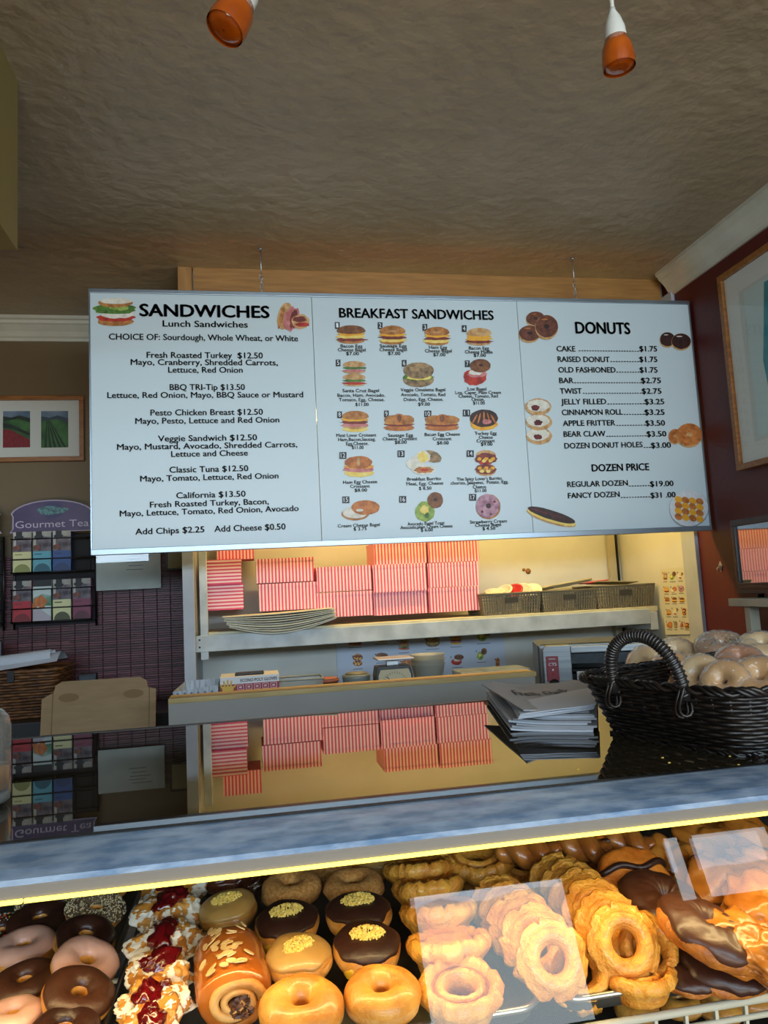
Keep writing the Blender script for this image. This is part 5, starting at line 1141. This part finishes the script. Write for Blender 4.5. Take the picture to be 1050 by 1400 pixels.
# third tray: two shingled rows, smooth side towards the customer
rowsL = [(686, 1240, 96, 'fifth'), (702, 1254, 106, 'fourth'), (716, 1270, 112, 'third'), (734, 1290, 116, 'second'), (756, 1312, 116, 'first')]
for i, (px, py, w_, n_) in enumerate(rowsL):
    put(('old', 1+i % 5, ''), px, py, w_*.88, -.375, (-116, -8, 30*i), sc=(1, 1, .5), label=f'old-fashioned donut standing {n_} behind the ring-faced one, left shingled row', group=GC)
put(('old', 2, ''), 794, 1328, 100, -.398, (-128, -4, 10), 'ring-faced old-fashioned donut at the front of the left shingled row', group=GC)
rowsR = [(768, 1212, 100, 'sixth'), (784, 1224, 106, 'fifth'), (800, 1238, 110, 'fourth'), (818, 1254, 114, 'third'), (836, 1272, 116, 'second'), (854, 1290, 118, 'first')]
for i, (px, py, w_, n_) in enumerate(rowsR):
    put(('old', 5-i % 5, ''), px, py, w_*.88, -.373, (-116, -10, 25*i), sc=(1, 1, .5), label=f'old-fashioned donut standing {n_} behind the ring-faced one, right shingled row', group=GC)
put(('old', 4, ''), 884, 1300, 106, -.392, (-128, -6, 50), 'ring-faced old-fashioned donut at the front of the right shingled row', group=GC)
put(('old', 5, ''), 872, 1340, 106, -.410, (0, 0, 50), 'old-fashioned donut lying flat under the ring-faced ones', group=GC)
for a in [(('twist', 1, ''), 722, 1164, 96, -.350, (10, 0, -28), 'left glazed twist at the back of the third tray'), (('twist', 2, ''), 790, 1156, 96, -.350, (10, 8, -36), 'middle glazed twist at the back of the third tray'), (('twist', 1, ''), 852, 1148, 92, -.350, (10, 8, -44), 'right glazed twist at the back of the third tray')]:
    put(*a, name='glazed_twist', cat='twist', group='glazed twists at the back', base_w=.115, sc=(.92, 1.25, 1.1))
put(('cake', 1, 'stripe'), 856, 1184, 104, -.380, (50, 10, 0), 'chocolate-striped orange donut, the rear one of two', group=None)
put(('cake', 2, 'stripe'), 872, 1214, 108, -.376, (52, 10, 10), 'chocolate-striped orange donut, the front one of two', group=None)
for a in [(('cake', 3, 'choc'), 908, 1236, 112, -.376, (18, 14, 0), 'chocolate-iced old-fashioned donut behind another iced one'), (('cake', 5, 'choc'), 968, 1276, 134, -.366, (12, 18, 40), 'big chocolate-iced old-fashioned donut in front'),
 (('cake', 4, 'choc'), 985, 1318, 112, -.405, (12, 0, 10), 'dark chocolate donut lying at the tray edge below the big iced one'), (('cake', 2, 'choc'), 935, 1326, 86, -.408, (12, 0, 60), 'dark chocolate donut under the pile beside the ring-faced old-fashioned')]: put(*a, group='chocolate-iced old-fashioned donuts')
for i, (a, lb) in enumerate([((918, 1180, 100), 'amber fritter right of the striped donuts, furthest left'), ((960, 1160, 96), 'amber fritter at the back behind the window reflection'), ((1015, 1140, 96), 'amber fritter at the back near the right edge'), ((1045, 1188, 92), 'amber fritter cut off at the right edge, upper one'), ((985, 1208, 104), 'amber fritter in the middle of the fritter pile'), ((1035, 1240, 108), 'amber fritter at the right edge below the upper cut-off one'), ((1015, 1290, 110), 'large folded fritter beside the big chocolate donut'), ((1062, 1310, 96), 'fritter cut off at the right edge near the tray rim')]):
    put(('fritter', 3+i % 4, 'glaze'), a[0], a[1], a[2], -.375, (26, 6, 47*i), lb, name='fritter', cat='fritter', group='amber fritters at the right of the case', base_w=.095)
# lower shelf, barely seen below the wire shelf
for i, (px, py) in enumerate(((870, 1378), (930, 1372), (985, 1378), (1030, 1368))):
    put(('ring', 6, 'glaze'), px, py, 60, -.63, (0, 0, 40*i), ['dim ring donut on the lower shelf, leftmost of the four', 'dim ring donut on the lower shelf, second from left', 'dim ring donut on the lower shelf, third from left', 'dim ring donut on the lower shelf, nearest the right edge'][i], group='ring donuts on the lower shelf')

# ---------------------------------------------------------------- on top of the case
# paper bag stack
bs = thing('paper_bag_stack', 'stack of white paper bags printed Fresh Daily on the case top', 'paper bags', (0, 0, 0))
C0 = [on('Z', GZ, *c_) for c_ in ((702, 1000), (815, 1001), (815, 950), (668, 955))]
bagw = mat('bag_white', '#b4b4b6', .7, col2='#a3a3a6', ns=6); bagl = mat('bag_white_light', '#cdd1d8', .7); ink2 = mat('bag_ink', '#33343a', .6)
def sheet(c4, z, lift, m_, name='paper_bag', n=7, th=.0016, seed=0):
    rows = []
    for i in range(n+1):
        for_ = []
        for j in range(n+1):
            u, v = i/n, j/n
            p = c4[0].lerp(c4[1], u).lerp(c4[3].lerp(c4[2], u), v)
            for_.append((p.x, p.y, z+lift(u, v)+.0008*nz(u*3, v*3, 1, seed)))
        rows.append(for_)
    low = [[(a, b, c-th) for a, b, c in r_] for r_ in rows]
    q = MB(); q.grid(rows, 0, False); q.grid(low, 0, False)
    e = [rows[i][0] for i in range(n+1)]+[rows[n][j] for j in range(1, n+1)]+[rows[i][n] for i in range(n-1, -1, -1)]+[rows[0][j] for j in range(n-1, 0, -1)]
    q.grid([[a, (a[0], a[1], a[2]-th)] for a in e], 0, False, cu=True)
    q.build(name, m_, bs)
r_ = random.Random(3)
ctr = sum(C0, Vector())/4
for k_ in range(9):
    j_ = Vector((r_.uniform(-.008, .008), r_.uniform(-.006, .006), 0)); s_ = 1.0-.012*k_
    c4 = [ctr+(p-ctr)*s_+j_ for p in C0]
    sheet(c4, GZ+.0034+.0030*k_, lambda u, v, k_=k_: (.003+.0010*k_)*max(0, .35-u)**1.5*3, bagw if k_ % 3 else bagl, seed=k_, th=.0031)
T0 = [on('Z', GZ+.030, *c_) for c_ in ((716, 979), (815, 960), (800, 934), (659, 942))]
tz = GZ+.030
sheet(T0, tz+.002, lambda u, v: .012*max(0, .4-u)**1.3*2+.012*max(0, v-.5)*sin(u*9), bagw, seed=20, th=.002)
T1 = [on('Z', GZ+.027, *c_) for c_ in ((708, 982), (812, 974), (812, 948), (700, 966))]
for k_ in range(4): sheet([p+Vector((.001*k_, -.0012*k_, 0)) for p in T1], tz-.003+.0022*k_, lambda u, v: .006*u, bagl, seed=30+k_, th=.0014)
for s_, c_, w_, cx_ in (("Fresh", 0, .042, .30), ("Daily", 1, .046, .62)):
    vs, fs = text_mesh(s_, .03); mx = max(v[0] for v in vs)
    pts = []
    for v in vs:
        u = cx_-.13+v[0]/mx*.27; vv = .50+v[1]/.73*.17+.02*sin(v[0]*5)
        p = T0[0].lerp(T0[1], u).lerp(T0[3].lerp(T0[2], u), vv); pts.append((p.x, p.y, tz+.002+.012*max(0, .4-u)**1.3*2+.012*max(0, vv-.5)*sin(u*9)+.0014))
    MB().add(pts, fs).build('lettering', ink2, bs)

# black wicker basket of wrapped bagels
A = on('Z', GZ, 824, 1003); A.z = GZ
Bp = on('Z', GZ, 1036, 1040); d = (Bp-A).normalized(); nrm = Vector((-d.y, d.x, 0)); nrm = nrm if nrm.x > 0 else -nrm
endL = (Bp-A).length; LONG = .36
wb = thing('black_basket', 'black woven basket with an arched handle, full of wrapped bagels', 'basket', (A+Bp)/2+nrm*LONG/2, rz=math.degrees(math.atan2(nrm.y, nrm.x)))
bw = mat('black_wicker', '#14100d', .42, col2='#0a0808', ns=50, coat=.1); bw2 = mat('black_wicker_b', '#1f1711', .42, col2='#0e0a08', ns=50, coat=.1)
BH = .082
pt = weave_basket(wb, LONG/2, endL/2, BH, .20, 17, [bw, bw2], amp=.0024, rr=.0030, n=240, wave=30, corner=.30)
pt2 = lambda t, f: (lambda p: (p[0], p[1]))(pt(t, f))
q = MB()
for i in range(60):
    t_ = 2*pi*i/60; q.tube([(*pt(t_, 1.0), 0), (*pt(t_, 1.2), BH)], .0022, 5)
o = q.build('stakes', bw, wb); o['kind'] = 'stuff'
for nm, f_, z_, rr in (('rim', 1.225, BH+.002, .0052), ('base_border', 1.01, .003, .0040)):
    for ph in (0, pi/2, pi):
        q = MB(); N_ = 220
        q.tube([(pt(2*pi*i/N_, f_)[0]*(1+.012*sin(i*.9+ph)), pt(2*pi*i/N_, f_)[1]*(1+.016*sin(i*.9+ph)), z_+rr*.8*cos(i*.9+ph)) for i in range(N_)], rr*.62, 5, closed=True); q.build(nm, bw if ph else bw2, wb)
box(-LONG*.48, LONG*.48, -endL*.47, endL*.47, 0, .004).build('base', bw2, wb)
inv = wb.matrix_basis.inverted() if False else (Matrix.Translation(wb.location) @ Matrix.Rotation(wb.rotation_euler.z, 4, 'Z')).inverted()
hx = -LONG/2*1.2; hz = BH; hy = endL*.235
hp = []
for i in range(41):
    a = pi*i/40; hp.append((hx-.004-.012*sin(a), hy*cos(a)*(1+.05*sin(2*a)), hz-.004+.072*sin(a)**.8 if 0 < i < 40 else hz-.012))
MB().tube(hp, .0072, 10).build('handle', mat('handle_core', '#1b1a1b', .4), wb)
sp = []
P_ = [Vector(p) for p in hp]
for i in range(16*40+1):
    f_ = i/16; k_ = min(39, int(f_)); c_ = P_[k_].lerp(P_[k_+1], f_-k_); tg = (P_[k_+1]-P_[k_]).normalized(); e1 = Vector((1, 0, 0)).cross(tg).normalized(); e2 = tg.cross(e1); a = i/16*2*pi*1.0
    sp.append(c_+(e1*cos(a)+e2*sin(a))*.0076)
MB().tube(sp[::2], .0019, 4).build('handle_wrap', mat('handle_wrap', '#2a2827', .3, coat=.5), wb)
for s_ in (-1, 1):
    q = MB(); q.tube([(hx+.006*cos(a)*1.6-.004, s_*hy+.010*sin(2*a)*.4, hz-.012+.020*sin(a)) for a in [2*pi*i/16 for i in range(16)]], .0022, 6, closed=True)
    q.tube([(hx+.006*cos(a)*1.6-.004, s_*hy+.006+.010*sin(2*a)*.4, hz-.014+.020*sin(a)) for a in [2*pi*i/16 for i in range(16)]], .0022, 6, closed=True); q.build('handle_binding', bw2, wb)
# bagels, each in clear film
film = pane_mat('cling_film', ior=1.45, rough=.10, wrinkle=60, white=.13, boost=2.2)
BAG = {'plain': ('#dca75c', '#c68b42'), 'pale': ('#e6c690', '#d3a766'), 'seed': ('#a97a48', '#8c5c2c'), 'cheese': ('#b8702c', '#8d4d17')}
BP_ = {}
def bagel(k_, label, px, py, wpx, zz, rot, seed):
    if k_ not in BP_:
        t = bpy.data.objects.new('wrapped_bagel', None); COL.objects.link(t)
        m_ = mat('bagel_'+k_, BAG[k_][0], .35, col2=BAG[k_][1], ns=16, coat=.3, bump=.3, bs=80)
        rows = []; rf = []
        for i in range(40):
            u = 2*pi*i/40; a1 = []; a2 = []
            for j in range(16):
                v = 2*pi*j/16; d_ = 1+.06*nz(cos(u), sin(u), v*.4, seed); r0 = .0265+.0225*cos(v)*d_; z0 = .0205*sin(v)*d_
                a1.append((r0*cos(u), r0*sin(u), z0)); r1 = max(r0, .004)+.0012*cos(v); a2.append((r1*cos(u)*1.01, r1*sin(u)*1.01, z0*1.07+.0012*nz(cos(u)*6, sin(u)*6, v*2, seed)))
            rows.append(a1); rf.append(a2)
        MB().grid(rows, cu=True, cv=True).build('bagel', m_, t); MB().grid(rf, cu=True, cv=True).build('cling_film', film, t)
        if k_ == 'seed':
            r_ = random.Random(5); q = MB()
            for _ in range(160):
                u = r_.uniform(0, 2*pi); v = r_.uniform(0, pi); R0 = .0265+.023*cos(v); M_ = Matrix.Translation((R0*cos(u), R0*sin(u), .021*sin(v))); q.box(-.0012, .0012, -.0008, .0008, -.0006, .0006, r_.randrange(2), M=M_)
            o = q.build('seeds', [nut_b, nut_a], t); o['kind'] = 'stuff'
        BP_[k_] = t; o = t
    else: o = dup(BP_[k_])
    p = on('Z', zz, px, py); o.location = p; s = wpx*p.dot(CF)/FPX/.098
    M_ = Matrix.Rotation(radians(rot[2]), 3, 'Z') @ Matrix.Rotation(radians(rot[0]), 3, 'X') @ Matrix.Rotation(radians(rot[1]), 3, 'Y')
    o.rotation_euler = M_.to_euler(); o.scale = (s, s, s); tag(o, label, 'bagel', 'wrapped bagels in the black basket')
for k_, px, py, w_, zz, rot, lb in [
 ('pale', 884, 913, 62, -.160, (72, 0, -62), 'pale wrapped bagel standing under the basket handle'),
 ('plain', 917, 922, 66, -.162, (60, 0, -55), 'wrapped plain bagel just right of the one under the handle'),
 ('pale', 958, 928, 70, -.160, (62, 0, -50), 'pale cloudy wrapped bagel third along the front of the basket'),
 ('plain', 992, 934, 68, -.160, (60, 0, -50), 'wrapped plain bagel fourth along the front of the basket'),
 ('plain', 1040, 932, 84, -.158, (40, 0, -40), 'golden wrapped bagel at the right end of the basket front'),
 ('pale', 925, 897, 60, -.150, (40, 0, -30), 'pale wrapped bagel behind the handle in the second row'),
 ('seed', 988, 886, 72, -.135, (22, 0, -20), 'browner seeded wrapped bagel on top at the back'),
 ('cheese', 1012, 905, 66, -.140, (30, 0, -30), 'dark orange cheese-topped wrapped bagel in the middle of the basket'),
 ('pale', 1043, 886, 66, -.135, (25, 0, -30), 'pale wrapped bagel at the back right cut off by the photo edge'),
 ('plain', 945, 905, 64, -.165, (35, 0, -30), 'wrapped plain bagel low between the front and back rows')]: bagel(k_, lb, px, py, w_, zz, rot, px)
# crumbs on the glass
cr = [(on('Z', GZ, a, b)) for a, b in ((906, 1036), (915, 1043), (998, 1034), (790, 1052), (1010, 1046))]
for i, p in enumerate(cr):
    t = thing('crumb', ['crumb on the case top left of centre under the basket', 'larger crumb on the case top below the basket', 'crumb on the case top near the basket base', 'crumb on the case top left of the basket', 'crumb on the case top at the front seam'][i], 'crumb', p)
    blob_mesh(i, .0022, .0016, .0010, 8, 5, .3).build('crumb_body', crumb_m, t)
# cup with amber liquid at the left edge
p = on('Z', GZ, 2, 1086); cx_ = on('Y', .962, 14, 1030).x-.034
t = thing('glass_cup', 'rounded clear jar holding a little amber liquid at the left edge', 'jar', (cx_, .962, GZ+.001))
R0, Hh = .034, .112
glass = pane_mat('jar_glass', tint='#d9d6cc', ior=1.5, boost=1.8, rough=.03, white=.10)
MB().lathe([(.001, .0005), (R0*.8, .001), (R0*.97, .006), (R0, .014), (R0, Hh*.80), (R0*.93, Hh*.90), (R0*.72, Hh*.97), (R0*.4, Hh), (.001, Hh+.001)], seg=32, cap=False).build('glass_body', glass, t)
MB().lathe([(R0*.85, .016), (R0*.95, .020), (R0*.95, .044), (.001, .044)], seg=28).build('amber_liquid', mat('amber_liquid', '#c58a12', .1, col2='#a86c08', ns=30, coat=.5), t)
MB().lathe([(R0*.86, .003), (R0*.93, .008), (R0*.93, .015)], seg=28).build('thick_base', mat('jar_base', '#aeb6bd', .1, alpha=.7), t)

# ---------------------------------------------------------------- lift everything so that the floor is z = 0
SKIP = {'CAMERA', 'LIGHT'}
for o in list(SC.objects):
    if o.parent is None and o.type not in SKIP: o.location.z += EYE
